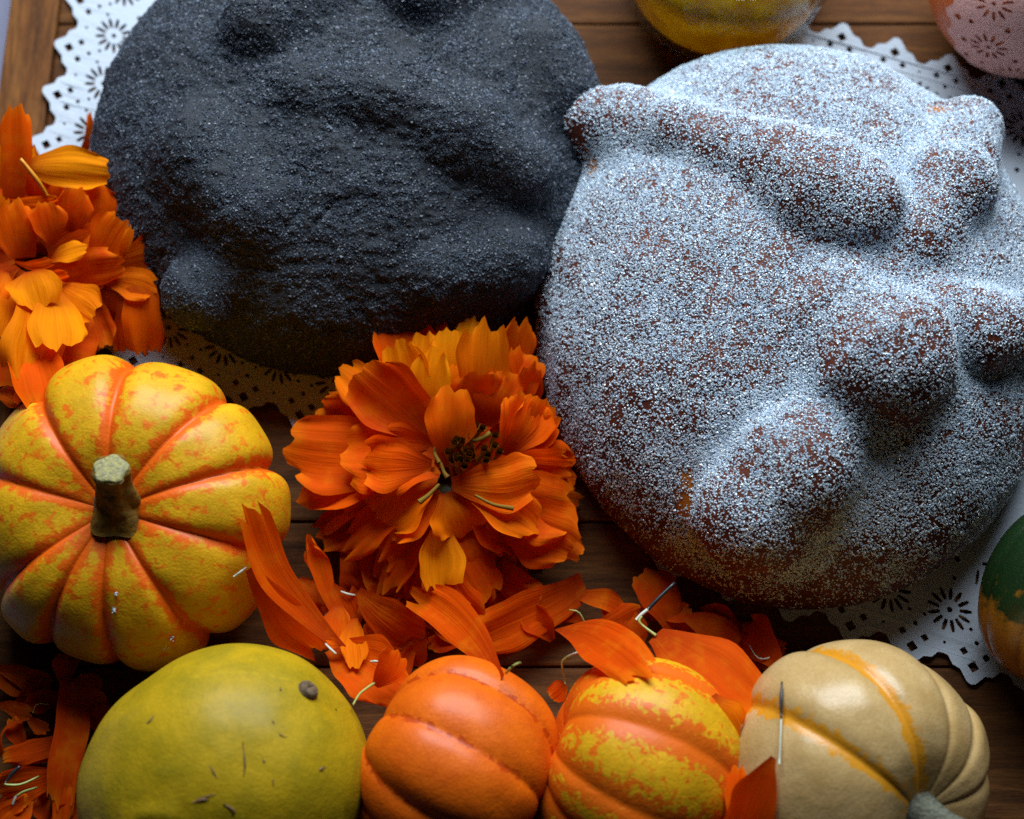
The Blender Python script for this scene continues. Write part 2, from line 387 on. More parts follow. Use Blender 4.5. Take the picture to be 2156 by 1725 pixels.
def make_bread(name, body_c, body_r, chains, k, extra=None, grain=0.0, nth=420, nph=250, seed=1, squash=2.0):
    bc, br = np.array(body_c), np.array(body_r)
    def top(x, y):
        q = 1 - ((x - bc[0]) / br[0]) ** 2 - ((y - bc[1]) / br[1]) ** 2
        return bc[2] + br[2] * math.sqrt(max(0.0, q)) if q > 0 else bc[2]
    def surf(u, v):
        z = 3.0
        for _ in range(12):
            p = P(u, v, z); z = 0.5 * z + 0.5 * top(p[0], p[1])
        return P(u, v, z)
    caps = []
    for ch in chains:
        pts = []; kk = k
        if not isinstance(ch[0], tuple): kk, ch = ch[0], ch[1:]
        for (u, v, r, off) in ch:
            p = P(u, v, off - 100) if off > 50 else surf(u, v) + np.array([0, 0, off]); pts.append((p, r))
        for (a, ra), (b, rb) in zip(pts[:-1], pts[1:]): caps.append((a, b, ra, rb, kk))
        if len(pts) == 1: caps.append((pts[0][0], pts[0][0] + 1e-3, pts[0][1], pts[0][1], kk))
    def sdf(p):
        d = sd_ell(p, bc, br)
        for (a, b, ra, rb, kk) in caps: d = smin(d, sd_cap(p, a, b, ra, rb), kk)
        return np.maximum(d, -(p[:, 2] - 0.10))
    def disp(p):
        d = 0.07 * vnoise(p * 0.9, seed) + 0.025 * vnoise(p * 2.3, seed + 5)
        return extra(p, d) if extra is not None else d
    c0 = np.array([bc[0], bc[1], 1.0])
    V, F, R = star_mesh(sdf, c0, nth, nph, math.radians(112), 13.0, disp)
    conc = (blur(R, 90) - R).ravel()
    return V, F, grid_normals(V, nph, nth), conc, surf

def hit0(V, u, v):
    d = nrm(FWD * F_PX + RGT * (u - 1078.0) - UPV * (v - 862.5)); w = V - CPOS; t = w @ d
    off = np.linalg.norm(w - t[:, None] * d, axis=1); k = np.where(off < off.min() + 0.12)[0]; return V[k[np.argmin(t[k])]]
# the sugared bread
xl, xr = P(1128, 600, 2.2)[0], P(2225, 650, 2.2)[0]; ybt, ytp = P(1660, 1292, 0.6)[1], P(1640, 62, 3.0)[1]
wb_c = ((xl + xr) / 2, (ybt + ytp) / 2, 1.3); wb_r = ((xr - xl) / 2, (ytp - ybt) / 2, 4.9)
chains = [
    [1.0, (1236, 252, 1.02, 103.6), (1330, 262, 1.02, -.10)],
    [.42, (1320, 258, 1.0, -.02), (1430, 272, .90, -.25), (1540, 300, .92, -.40), (1640, 340, 1.25, -.45), (1720, 385, 1.70, -.58), (1785, 420, 1.70, -.50)],
    [.45, (2030, 285, 1.15, 103.4), (2000, 385, 1.28, -.28), (1940, 490, 1.0, -.50)],
    [.65, (1775, 630, 1.45, -.90), (1850, 735, 2.25, -.62)],
    [.5, (1775, 870, 1.1, -.55), (1680, 970, 1.62, -.50), (1592, 1075, 1.70, -.26)],
    [.5, (2150, 705, 1.2, 103.6), (2060, 690, 1.1, -.30), (1980, 650, 1.0, -.55)],
]
V, F, N, conc, surfW = make_bread('w', wb_c, wb_r, chains, 0.55, seed=4)
m = NT('bread_crust'); n1, n2 = m.noise(0.8, 3), m.noise(22, 3)
c = m.mix(m.ramp(n1, [(0.35, 0.0), (0.65, 1.0)]), (0.135, 0.036, 0.020), (0.080, 0.019, 0.011))
sx = m.n('ShaderNodeSeparateXYZ'); m.l(m.co, sx.inputs[0])
c = m.mix(m.ramp(m.math('ADD', sx.outputs[2], m.math('MULTIPLY', n1, 0.8)), [(0.75, 1.0), (1.0, 0.0)]), c, (0.30, 0.105, 0.018))
c = m.mix(m.ramp(m.math('ADD', m.attr('gold'), m.math('MULTIPLY', m.math('SUBTRACT', m.noise(6, 2), .5), .5)), [(0.25, 0.0), (0.55, 1.0)]), c, (0.34, 0.11, 0.012))
dust = m.ramp(m.noise(34, 2, 0.7), [(0.60, 0.0), (0.72, 1.0)])
c = m.mix(m.math('MULTIPLY', dust, 0.15), c, (0.45, 0.42, 0.44))
c = m.mix(m.math('MULTIPLY', m.ramp(m.attr('sugar'), [(1.3, 0.0), (2.4, 1.0)]), m.ramp(m.noise(16, 3, 0.6), [(0.42, 0.0), (0.60, 0.9)])), c, (0.62, 0.66, 0.74))
M_CRUST = m.done(m.bsdf(c, 0.45, m.bump(n2, 0.4, 0.0006), Specular_IOR_Level=0.15))
m = NT('sugar'); rpi = m.n('ShaderNodeNewGeometry').outputs['Random Per Island']
M_SUGAR = m.done(m.bsdf(m.ramp(rpi, [(0.0, (0.30, 0.37, 0.48)), (0.5, (0.58, 0.71, 0.86)), (1.0, (0.86, 0.95, 1.0))]), 0.20, None, Specular_IOR_Level=0.6, Transmission_Weight=m.math('MULTIPLY', rpi, 0.35)))
bread = empty('sugared_bread', (wb_c[0], wb_c[1], 0.1)); tag(bread, 'round brown sweet bread thickly coated in coarse white sugar, with dough knobs on top', 'bread')
fc = V[F].mean(1); fn = N[F[:, 0]]; cc = conc[F].mean(1)
wt = np.clip(0.80 + 0.30 * fbm(fc * 0.75, 3, 11) + 0.42 * fbm(fc * 4.2, 3, 17) + np.clip(4.5 * cc, -.12, 2.4) + 0.55 * (fn @ np.array([0.0, 0.40, 0.92]) - 0.75), 0.10, 3.0)
wt *= np.clip((fc[:, 2] - 0.55) / 1.8, 0.09, 1) * np.clip(0.35 + 1.1 * (fn[:, 2] + 0.30), 0.16, 1)
def bare(u, v, r, amt):
    global wt
    p = surfW(u, v); d = np.linalg.norm(fc - p, axis=1); wt = wt * (1 - amt * np.exp(-(d / r) ** 2 * (1 + 0.5 * vnoise(fc * 2, 3))))
gold = np.zeros(len(V))
for gu, gv, gr in ((1442, 1020, .36), (1436, 1055, .36), (1434, 1085, .30), (1972, 225, .40), (1240, 345, .40)):
    gp_ = hit0(V, gu, gv); gold = np.maximum(gold, np.exp(-(np.linalg.norm(V - gp_, axis=1) / gr) ** 2)); dd_ = np.linalg.norm(fc - gp_, axis=1); wt = wt * (1 - .94 * np.exp(-(dd_ / gr) ** 2))
bare(1570, 1150, .85, .9); bare(1445, 1050, .35, .95); bare(1975, 225, .42, .95); bare(1240, 325, .45, .95); bare(1690, 470, .5, .5)
bare(1960, 385, .5, .55); bare(2110, 720, .8, .6); bare(1300, 215, .4, .4)
e1_ = np.linalg.norm(V[F[:, 1]] - V[F[:, 0]], axis=1); e2_ = np.linalg.norm(V[F[:, 3]] - V[F[:, 0]], axis=1)
wt = wt * np.clip(1.5 - (np.maximum(e1_, e2_) - .15) / .30, .22, 1.0)
vw_ = np.zeros(len(V)); cnt = np.zeros(len(V))
for k_i in range(4): np.add.at(vw_, F[:, k_i], wt); np.add.at(cnt, F[:, k_i], 1)
solid('crust', V, F, M_CRUST, bread, ORI[bread.name], attrs={'sugar': vw_ / np.maximum(cnt, 1), 'gold': gold})
CV, CF = crystals(V, F, N, wt, 172000, 0.022, 0.042, 5)
so = solid('sugar_crystals', CV, CF, M_SUGAR, bread, ORI[bread.name], smooth=False); so['kind'] = 'stuff'

# the black bread
xl, xr = P(180, 400, 2.0)[0], P(1284, 300, 2.0)[0]; ybt, ytp = P(640, 795, 0.8)[1], P(700, -170, 2.5)[1]
bb_c = ((xl + xr) / 2, (ybt + ytp) / 2, 1.4); bb_r = ((xr - xl) / 2, (ytp - ybt) / 2, 4.6)
chains = [
    [(425, 630, 1.10, .45), (470, 560, .7, -.2)],
    [(1085, 350, 1.15, -.35), (980, 270, 1.25, -.45), (820, 190, 1.05, -.5), (640, 170, .9, -.5)],
    [(1060, 530, 1.3, -.5), (920, 560, 1.0, -.6)],
    [(560, 45, 1.35, -.25), (700, -40, 1.2, -.3)],
    [(880, -10, 1.15, .05), (1000, -60, 1.2, -.1)],
    [(430, 300, 1.6, -.8), (520, 420, 1.5, -.8)],
    [(1180, 180, 1.2, -.4), (1130, 100, 1.2, -.4)],
]
def crackles(p, d):
    q = p * np.array([1.0, 1.5, 1.4])
    w = np.abs(vnoise(q * 1.05 + 0.6 * vnoise(p * .7, 31)[:, None], 21)); d = d + 0.09 * np.clip(0.10 - w, 0, 1) / 0.10 * np.clip(vnoise(p * 0.35, 8) * 2.2 - .3, 0, 1)
    return d + 0.045 * vnoise(q * 3.2, 22) + 0.028 * vnoise(q * 6.5, 23) + 0.014 * vnoise(p * 12, 24)
V, F, N, conc, surfB = make_bread('b', bb_c, bb_r, chains, 0.6, crackles, seed=9, nth=640, nph=340)
m = NT('black_sugar_crust'); n2 = m.noise(26, 3, 0.6)
M_BCRUST = m.done(m.bsdf(m.mix(m.ramp(n2, [(0.4, 0.0), (0.62, 1.0)]), (0.010, 0.011, 0.014), (0.038, 0.046, 0.062)), 0.62, m.bump(n2, 0.7, 0.0007), Specular_IOR_Level=0.3))
m = NT('black_sugar'); rpi = m.n('ShaderNodeNewGeometry').outputs['Random Per Island']
M_BSUGAR = m.done(m.bsdf(m.ramp(rpi, [(0.0, (0.045, 0.055, 0.075)), (0.6, (0.085, 0.105, 0.145)), (0.993, (0.10, 0.125, 0.17)), (0.996, (0.32, 0.36, 0.42))]), 0.45, None, Specular_IOR_Level=0.3))  # the rare brightest crystals are glints painted as a paler colour
bb = empty('black_bread', (bb_c[0], bb_c[1], 0.1)); tag(bb, 'large lumpy charcoal-black sweet bread with a rough grainy crust', 'bread')
solid('crust', V, F, M_BCRUST, bb, ORI[bb.name])
fc = V[F].mean(1); fn = N[F[:, 0]]
wt = np.clip(0.6 + 0.5 * fbm(fc * 1.2, 3, 51), 0.15, 1.4) * np.clip((fc[:, 2] - 0.3) / 1.5, 0.12, 1) * np.clip(0.4 + fn[:, 2], 0.15, 1)
CV, CF = crystals(V, F, N, wt, 100000, 0.018, 0.032, 6, SV=TET_V, SF=TET_F)
so = solid('black_sugar_crystals', CV, CF, M_BSUGAR, bb, ORI[bb.name], smooth=False); so['kind'] = 'stuff'

# ------------------------------------------------------------------ gourds and pumpkins
def squash_mesh(center, axis, R, H, grooves, depth, nth=220, nph=110, spin=None, dimple=(.5, .4), e=0.85, warts=0, seed=0, stretch=(1, 1), gp=4.0):
    az = nrm(axis); ref = np.array([1.0, 0, 0]) if spin is None else np.asarray(spin, float)
    ax = nrm(ref - az * (ref @ az)); ay = np.cross(az, ax)
    g = np.sort(np.radians(np.array(grooves, float)) % (2 * np.pi)); g2 = np.concatenate([[g[-1] - 2 * np.pi], g, [g[0] + 2 * np.pi]])
    th = np.linspace(0, 2 * np.pi, nth, endpoint=False); ph = np.linspace(0.01, np.pi - 0.01, nph)
    wob = 0.05 * np.sin(ph * 2.1 + seed)[:, None]
    T = (th[None] + wob) % (2 * np.pi); Q = np.repeat(ph[:, None], nth, 1)
    k = np.clip(np.searchsorted(g2, T.ravel(), 'right') - 1, 0, len(g2) - 2).reshape(T.shape)
    lo, hi = g2[k], g2[k + 1]; x = (T - lo) / (hi - lo) * 2 - 1
    sp = np.sin(Q) ** e; dep = np.abs(x) ** gp
    bias = 1 + min(0.03, depth * .5) * np.sin((k % len(g)) * 2.3 + seed) * (1 - np.abs(x) ** 3)
    rr = R * sp * (bias * (1 - depth * dep * np.clip(sp * 1.4, 0, 1))) 
    z = H * np.sign(np.cos(Q)) * np.abs(np.cos(Q)) ** 0.9
    lift = 1 - 0.55 * depth * dep * np.clip(sp * 1.6, 0, 1)
    z = z * lift
    rho = rr / R
    z = z - dimple[0] * np.exp(-(rho / .34) ** 2) * (Q < np.pi / 2) + dimple[1] * np.exp(-(rho / .34) ** 2) * (Q > np.pi / 2)
    L = np.stack([rr * np.cos(T) * stretch[0], rr * np.sin(T) * stretch[1], z], -1).reshape(-1, 3)
    n = nrm_rows(L)
    L = L + n * (0.05 * vnoise(L * .8 + seed * 3, seed))[:, None]
    if warts: L = L + n * (warts * np.clip(vnoise(L * 2.2, seed + 2) - .25, 0, 1))[:, None]
    V = np.asarray(center) + L[:, :1] * ax + L[:, 1:2] * ay + L[:, 2:] * az
    gd = ((1 - np.abs(x)) * (hi - lo) / 2 * R * np.clip(sp, .02, 1)).ravel()
    i = np.arange(nph - 1)[:, None]; j = np.arange(nth)[None]; j2 = (j + 1) % nth
    F = np.stack([i * nth + j, (i + 1) * nth + j, (i + 1) * nth + j2, i * nth + j2], -1).reshape(-1, 4)
    return V, F, {'groove': gd, 'lat': (Q / np.pi).ravel()}, (ax, ay, az)
def nrm_rows(a): return a / np.maximum(1e-9, np.linalg.norm(a, axis=1, keepdims=True))
def surf_pt(V, d):
    i = np.argmax(V @ np.asarray(d)); return V[i]
def hit(V, u, v):
    """the point of a built body that the view ray through (u, v) meets first (nearest vertex to the ray, towards the viewer)"""
    d = nrm(FWD * F_PX + RGT * (u - 1078.0) - UPV * (v - 862.5)); w = V - CPOS; t = w @ d
    off = np.linalg.norm(w - t[:, None] * d, axis=1); k = np.where(off < off.min() + 0.10)[0]; return V[k[np.argmin(t[k])]]

YEL, YEL2, ORG = (0.74, 0.37, 0.006), (0.55, 0.285, 0.004), (0.70, 0.105, 0.002)
# mini striped pumpkin with its stem, left
pc = P(275, 1080, 2.65)
V, F, at, fr = squash_mesh(pc, (-0.06, -0.30, 1.0), 4.42, 2.8, [89, 49, 18, -15, -56, -92, -119, -146, 164, 126], 0.10, nth=300, nph=130, dimple=(.75, .5), seed=1)
V[:, 2] = np.maximum(V[:, 2], 0.02)
pk = empty('mini_pumpkin', (pc[0], pc[1], 0)); tag(pk, 'yellow mini pumpkin with orange striped grooves and a curved brown stem facing up', 'pumpkin')
PUMPV = V
solid('body', V, F, m_squash('striped_pumpkin_skin', YEL, YEL2, ORG, 0.25, 0.85, edge=0.50, coat=0.22, rough=0.38, soft=0.14), pk, ORI[pk.name], attrs=at)
h0 = hit(V, 252, 1068); z0 = h0[2]
stm = tube_obj('stem', [P(255, 1080, z0 - .35), P(250, 1052, z0 + .15), P(240, 1022, z0 + .75), P(237, 1005, z0 + 1.05), P(233, 988, z0 + 1.38)], [.92, .60, .46, .44, .50], M_STEM, pk, 18, 30, ridge=.10)
tp = P(233, 988, z0 + 1.41); dirn = nrm(P(233, 988, z0 + 1.38) - P(238, 1008, z0 + .98))
tube_obj('stem_cut', [tp - dirn * .12, tp + dirn * .02, tp + dirn * .05], [.46, .45, .34], M_CUT, stm, 5, 30, ridge=.09)
tube_obj('stem_base', [P(250, 1062, z0 - .35), P(250, 1058, z0 + .08), P(249, 1050, z0 + .22)], [.72, .62, .45], M_CORK, stm, 6, 11)

# yellow gourd, bottom left
yc = P(475, 1655, 3.4)
V, F, at, fr = squash_mesh(yc, (0.80, 0.45, 0.42), 3.50, 3.85, [0, 60, 130, 190, 250, 310], 0.0, dimple=(0.10, 0.0), e=1.0, seed=3, gp=2.0)
bmp = vnoise(V * 1.7, 77); V = V + nrm_rows(V - yc) * (0.10 * np.clip(bmp - .3, 0, 1) * np.clip((-(V[:, 1] - yc[1]) + 1.5) / 3, 0, 1))[:, None]
V[:, 2] = np.maximum(V[:, 2], 0.02); GOURDV = V
yg = empty('yellow_gourd', (yc[0], yc[1], 0)); tag(yg, 'smooth plain yellow gourd with a small round stem scar and scratches', 'gourd')
solid('body', V, F, m_squash('yellow_gourd_skin', (0.45, 0.28, 0.004), (0.29, 0.205, 0.004), (0.38, 0.25, 0.004), 0.02, 0.0, 0.42, coat=0.12), yg, ORI[yg.name], attrs=at)
p = hit(V, 655, 1450); nd = nrm(p - yc)
ss = tube_obj('stem_scar', [p - nd * .10, p + nd * .10, p + nd * .13, p + nd * .06], [.31, .26, .16, .03], M_NUB, yg, 8, 14)
for (a, b, r) in [((509, 1555), (521, 1638), .055), ((404, 1688), (442, 1693), .075), ((408, 1681), (455, 1684), .04), ((470, 1700), (490, 1722), .08), ((305, 1520), (318, 1500), .06),
                  ((575, 1507), (584, 1520), .05), ((590, 1537), (606, 1545), .05), ((558, 1592), (566, 1598), .06), ((450, 1635), (436, 1610), .05), ((583, 1640), (585, 1655), .04), ((590, 1440), (594, 1446), .06), ((680, 1622), (694, 1608), .07)]:
    pa, pb = hit(V, *a), hit(V, *b); pm = hit(V, (a[0] + b[0]) / 2, (a[1] + b[1]) / 2)
    tube_obj('scratch', [pa, pm, pb], [r * .2, r * .6, r * .15], M_SCAR, yg, 6, 6)

# plain orange pumpkin, lying on its side
oc = P(958, 1622, 2.95)
ang = list(np.arange(0, 360, 36) + np.array([0, 4, -5, 6, -2, 5, 0, -4, 3, -3]))
V, F, at, fr = squash_mesh(oc, (0.80, -0.42, -0.10), 3.02, 2.62, [x + 14 for x in ang], 0.055, dimple=(.55, .5), seed=5, spin=(0, 0.4, 1), gp=2.6)
V[:, 2] = np.maximum(V[:, 2], 0.02); ORV = V
po = empty('orange_pumpkin', (oc[0], oc[1], 0)); tag(po, 'plain glossy orange mini pumpkin lying on its side', 'pumpkin')
solid('body', V, F, m_squash('orange_pumpkin_skin', (0.76, 0.135, 0.002), (0.62, 0.092, 0.002), (0.46, 0.052, 0.001), 0.05, 0.15, 0.34, coat=0.22), po, ORI[po.name], attrs=at)
tube_obj('stem', [oc + fr[2] * 1.9, oc + fr[2] * 2.7, oc + fr[2] * 3.3 + np.array([.1, 0, -.1])], [.5, .38, .42], M_STEM, po, 8, 10)

# striped orange and yellow pumpkin, lying on its side
sc_ = P(1345, 1625, 3.0)
V, F, at, fr = squash_mesh(sc_, (0.86, -0.34, -0.15), 3.05, 2.7, [x + 10 for x in ang], 0.04, dimple=(.5, .5), seed=8, spin=(0, 0.4, 1), gp=2.6)
V[:, 2] = np.maximum(V[:, 2], 0.02); STV = V
ps = empty('striped_pumpkin', (sc_[0], sc_[1], 0)); tag(ps, 'small orange pumpkin blotched with yellow lying between the orange and cream ones', 'pumpkin')
solid('body', V, F, m_squash('blotched_pumpkin_skin', YEL, YEL2, (0.66, 0.115, 0.003), 0.52, 0.95, 0.36, coat=0.15, edge=0.95, soft=0.05, escale=5.5), ps, ORI[ps.name], attrs=at)
tube_obj('stem', [sc_ + fr[2] * 1.9, sc_ + fr[2] * 2.7, sc_ + fr[2] * 3.2], [.5, .38, .42], M_STEM, ps, 8, 10)

# cream pumpkin
cc_ = P(1795, 1648, 3.15)
V, F, at, fr = squash_mesh(cc_, (0.50, -0.42, 0.72), 3.72, 2.95, [138, 100, 62, 35, 8, -30, -75, -120, -165], 0.06, nth=280, nph=120, dimple=(.5, .4), seed=6)
V[:, 2] = np.maximum(V[:, 2], 0.02); CRV = V
m = NT('cream_pumpkin_skin'); g = m.attr('groove'); sd = m.attr('stripe'); n1, n2, n3 = m.noise(1.0, 4), m.noise(3.4, 3), m.noise(16, 3)
body = m.mix(m.ramp(n1, [(0.35, 0.0), (0.68, 1.0)]), (0.55, 0.37, 0.165), (0.42, 0.26, 0.095))
body = m.mix(m.math('MULTIPLY', m.ramp(n3, [(0.4, 1.0), (0.6, 0.0)]), 0.38), body, (0.33, 0.19, 0.06))
st = m.ramp(m.math('ADD', sd, m.math('MULTIPLY', m.math('SUBTRACT', n2, 0.5), 0.75)), [(0.17, 1.0), (0.27, 0.0)])
c = m.mix(st, body, (0.58, 0.24, 0.014)); c = m.mix(m.math('MULTIPLY', m.ramp(m.voro(2.1), [(0.03, 1.0), (0.06, 0.0)]), .7), c, (0.22, 0.10, 0.03))
M_CREAM = m.done(m.bsdf(c, 0.33, m.bump(n1, .25, .002, m.bump(n3, .15, .0004)), Specular_IOR_Level=0.25, Coat_Weight=0.22, Coat_Roughness=0.22))
# stripe attribute: distance (cm) to the two pigmented grooves only
Lc = V - cc_; tt = np.arctan2(Lc @ fr[1], Lc @ fr[0]); rad = np.hypot(Lc @ fr[1], Lc @ fr[0])
sdist = np.full(len(V), 5.0)
for a0 in (138, 100):
    dd = np.abs((tt - math.radians(a0) + np.pi) % (2 * np.pi) - np.pi) * rad; sdist = np.minimum(sdist, dd)
at['stripe'] = sdist
pcm = empty('cream_pumpkin', (cc_[0], cc_[1], 0)); tag(pcm, 'pale cream pumpkin with two orange stripes running to its grey stem', 'pumpkin')
solid('body', V, F, M_CREAM, pcm, ORI[pcm.name], attrs=at)
sb = cc_ + fr[2] * 2.35
tube_obj('stem', [sb, sb + fr[2] * .35, sb + fr[2] * .9 + np.array([.1, -.1, 0]), sb + fr[2] * 1.5 + np.array([.3, -.3, .1])], [.68, .5, .38, .42], M_CORK, pcm, 10, 9)

# green and orange gourd, right edge
gc = P(2264, 1262, 2.5)
V, F, at, fr = squash_mesh(gc, (0.35, 0.75, 0.5), 2.45, 2.75, list(range(0, 360, 45)), 0.06, dimple=(.2, .2), seed=12)
V[:, 2] = np.maximum(V[:, 2], 0.08)
m = NT('two_tone_gourd_skin'); la = m.attr('lat'); n2, n3 = m.noise(1.6, 4), m.noise(18, 3)
d = m.math('ADD', la, m.math('MULTIPLY', m.math('SUBTRACT', n2, .5), .45))
c = m.mix(m.ramp(d, [(.55, 0.0), (.63, 1.0)]), (0.006, 0.024, 0.006), (0.34, 0.12, 0.006))  # both tones darkened to paint in the shade from the bread
M_GG = m.done(m.bsdf(m.mix(m.math('MULTIPLY', m.ramp(n3, [(.55, 0.0), (.7, 1.0)]), .3), c, (0.07, 0.08, 0.012)), 0.32, m.bump(n3, .3, .0005), Coat_Weight=.4, Coat_Roughness=.2))
go = empty('green_gourd', (gc[0], gc[1], 0.1)); tag(go, 'two-tone gourd, dark green above and orange below, cut by the right edge', 'gourd')
solid('body', V, F, M_GG, go, ORI[go.name], attrs=at)

# ------------------------------------------------------------------ glass of yellow wax and the red pot
def lathe(prof, c, seg=64):
    V = []; F = []
    for r, z in prof:
        for k in range(seg):
            a = 6.28318530718 * k / seg; V.append((c[0] + r * math.cos(a), c[1] + r * math.sin(a), c[2] + z))
    for i in range(len(prof) - 1):
        for k in range(seg): F.append([i * seg + k, i * seg + (k + 1) % seg, (i + 1) * seg + (k + 1) % seg, (i + 1) * seg + k])
    return np.array(V), F
jc = P(1530, 150, 0.0); jc = np.array([jc[0] - 0.1, jc[1] + 2.9, 0.12])
m = NT('clear_glass'); tr_ = m.n('ShaderNodeBsdfTransparent'); tr_.inputs[0].default_value = (.90, .93, .92, 1); gl = m.n('ShaderNodeBsdfGlossy'); gl.inputs['Roughness'].default_value = 0.03
lw_ = m.n('ShaderNodeLayerWeight'); lw_.inputs[0].default_value = 0.5; fr_ = m.math('MULTIPLY', m.math('POWER', lw_.outputs['Facing'], 4.0), 0.55); gx_ = m.n('ShaderNodeMixShader'); m.l(m.math('ADD', fr_, 0.012), gx_.inputs[0]); m.l(tr_.outputs[0], gx_.inputs[1]); m.l(gl.outputs[0], gx_.inputs[2])
M_GLASS = m.done(gx_.outputs[0])
m = NT('yellow_wax'); n1 = m.noise(1.2, 4); wc_ = m.mix(m.ramp(n1, [(.4, 0.0), (.68, 1.0)]), (0.62, 0.33, 0.004), (0.92, 0.62, 0.010))
wt_ = m.n('ShaderNodeBsdfTranslucent'); m.l(wc_, wt_.inputs[0]); wx_ = m.n('ShaderNodeMixShader'); wx_.inputs[0].default_value = .6
m.l(m.bsdf(wc_, .5, m.bump(n1, .3, .001), Specular_IOR_Level=.15), wx_.inputs[1]); m.l(wt_.outputs[0], wx_.inputs[2]); M_WAX = m.done(wx_.outputs[0])
jar = empty('wax_glass', jc); tag(jar, 'clear glass tumbler filled with yellow wax behind the sugared bread', 'glass')
pr = [(0.02, 0), (1.9, 0), (2.5, .15), (2.85, .55), (3.05, 1.2), (3.25, 2.6), (3.4, 5.0), (3.32, 5.05), (3.14, 2.6), (2.94, 1.25), (2.70, .72), (2.3, .42), (1.8, .30), (0.02, .30)]
pr = [(a * 1.12, b) for a, b in pr]; Vj, Fj = lathe(pr, jc); solid('tumbler', Vj, Fj, M_GLASS, jar, ORI[jar.name])
Vj, Fj = lathe([(a * 1.12, b) for a, b in [(0.02, .34), (1.75, .34), (2.22, .47), (2.60, .78), (2.84, 1.30), (3.03, 2.6), (3.10, 3.6), (0.02, 3.65)]], jc); solid('wax', Vj, Fj, M_WAX, jar, ORI[jar.name])
rc = P(2172, -62, 3.2); rc[2] = 3.1
m = NT('red_clay'); n1 = m.noise(1.5, 3); M_CLAY = m.done(m.bsdf(m.mix(n1, (0.62, 0.11, 0.012), (0.70, 0.15, 0.02)), .45, m.bump(m.noise(12), .2, .0005)))
M_PINK = m_simple('pink_paper', (0.88, 0.45, 0.38), .8, 9, .1, (0.80, 0.38, 0.32), .3)
pot = empty('clay_pot', (rc[0], rc[1], 0)); tag(pot, 'round red-orange pot wrapped in pink paper lace, cut by the top right corner', 'pot')
R0 = 3.25; prof = [(0.02, -3.05), (1.7, -3.05)] + [(R0 * math.sin(a), -R0 * math.cos(a)) for a in np.linspace(0.62, 2.55, 26)] + [(1.75, 2.9), (1.6, 2.9), (1.6, 1.5), (0.02, 1.4)]
Vj, Fj = lathe(prof, rc); solid('body', Vj, Fj, M_CLAY, pot, ORI[pot.name])
loops = [[(4.4 * (1 + .035 * math.cos(24 * a)) * math.cos(a), 4.4 * (1 + .035 * math.cos(24 * a)) * math.sin(a)) for a in np.linspace(0, 6.2832, 145)[:-1]]]
for k in range(12):
    a = 6.2832 * k / 12; loops += [diamond(4.0 * math.cos(a), 4.0 * math.sin(a), .17), circ(3.8 * math.cos(a + .26), 3.8 * math.sin(a + .26), .12)]
for k in range(10):
    a = 6.2832 * k / 10 + .3; loops += rosette(2.95 * math.cos(a), 2.95 * math.sin(a), .95, 11); a += .314; loops.append(circ(3.5 * math.cos(a), 3.5 * math.sin(a), .1)); loops.append(circ(2.3 * math.cos(a), 2.3 * math.sin(a), .1))
for k in range(5):
    a = 6.2832 * k / 5; loops += rosette(1.4 * math.cos(a), 1.4 * math.sin(a), .85, 11)
me = fill_mesh(loops, 0.02); bm = bmesh.new(); bm.from_mesh(me)
for _ in range(4):
    lg = [e for e in bm.edges if e.calc_length() > .45]
    if not lg: break
    bmesh.ops.subdivide_edges(bm, edges=lg, cuts=1); bmesh.ops.triangulate(bm, faces=[f for f in bm.faces if len(f.verts) > 4])
bmesh.ops.triangulate(bm, faces=bm.faces[:]); bm.to_mesh(me); bm.free()
n_ = len(me.vertices); Vl = np.empty(n_ * 3, np.float32); me.vertices.foreach_get('co', Vl); Vl = Vl.reshape(-1, 3).astype(float)
la_ = nrm(P(2240, 45, 4.0) - rc + np.array([.5, -.6, .4])); lx = nrm(np.cross([0, 0, 1], la_)); ly = np.cross(la_, lx)
rr_ = np.hypot(Vl[:, 0], Vl[:, 1]); an = rr_ / (R0 + .06); dr = (Vl[:, :1] * lx + Vl[:, 1:2] * ly) / np.maximum(rr_, 1e-6)[:, None]
Wl = rc + ((R0 + .06) + Vl[:, 2:]) * (np.cos(an)[:, None] * la_ + np.sin(an)[:, None] * dr)
me.vertices.foreach_set('co', ((Wl - ORI[pot.name]) * CM).astype(np.float32).ravel()); me.materials.clear(); me.materials.append(M_PINK); me.update()
put('lace_wrap', me, ORI[pot.name], pot)

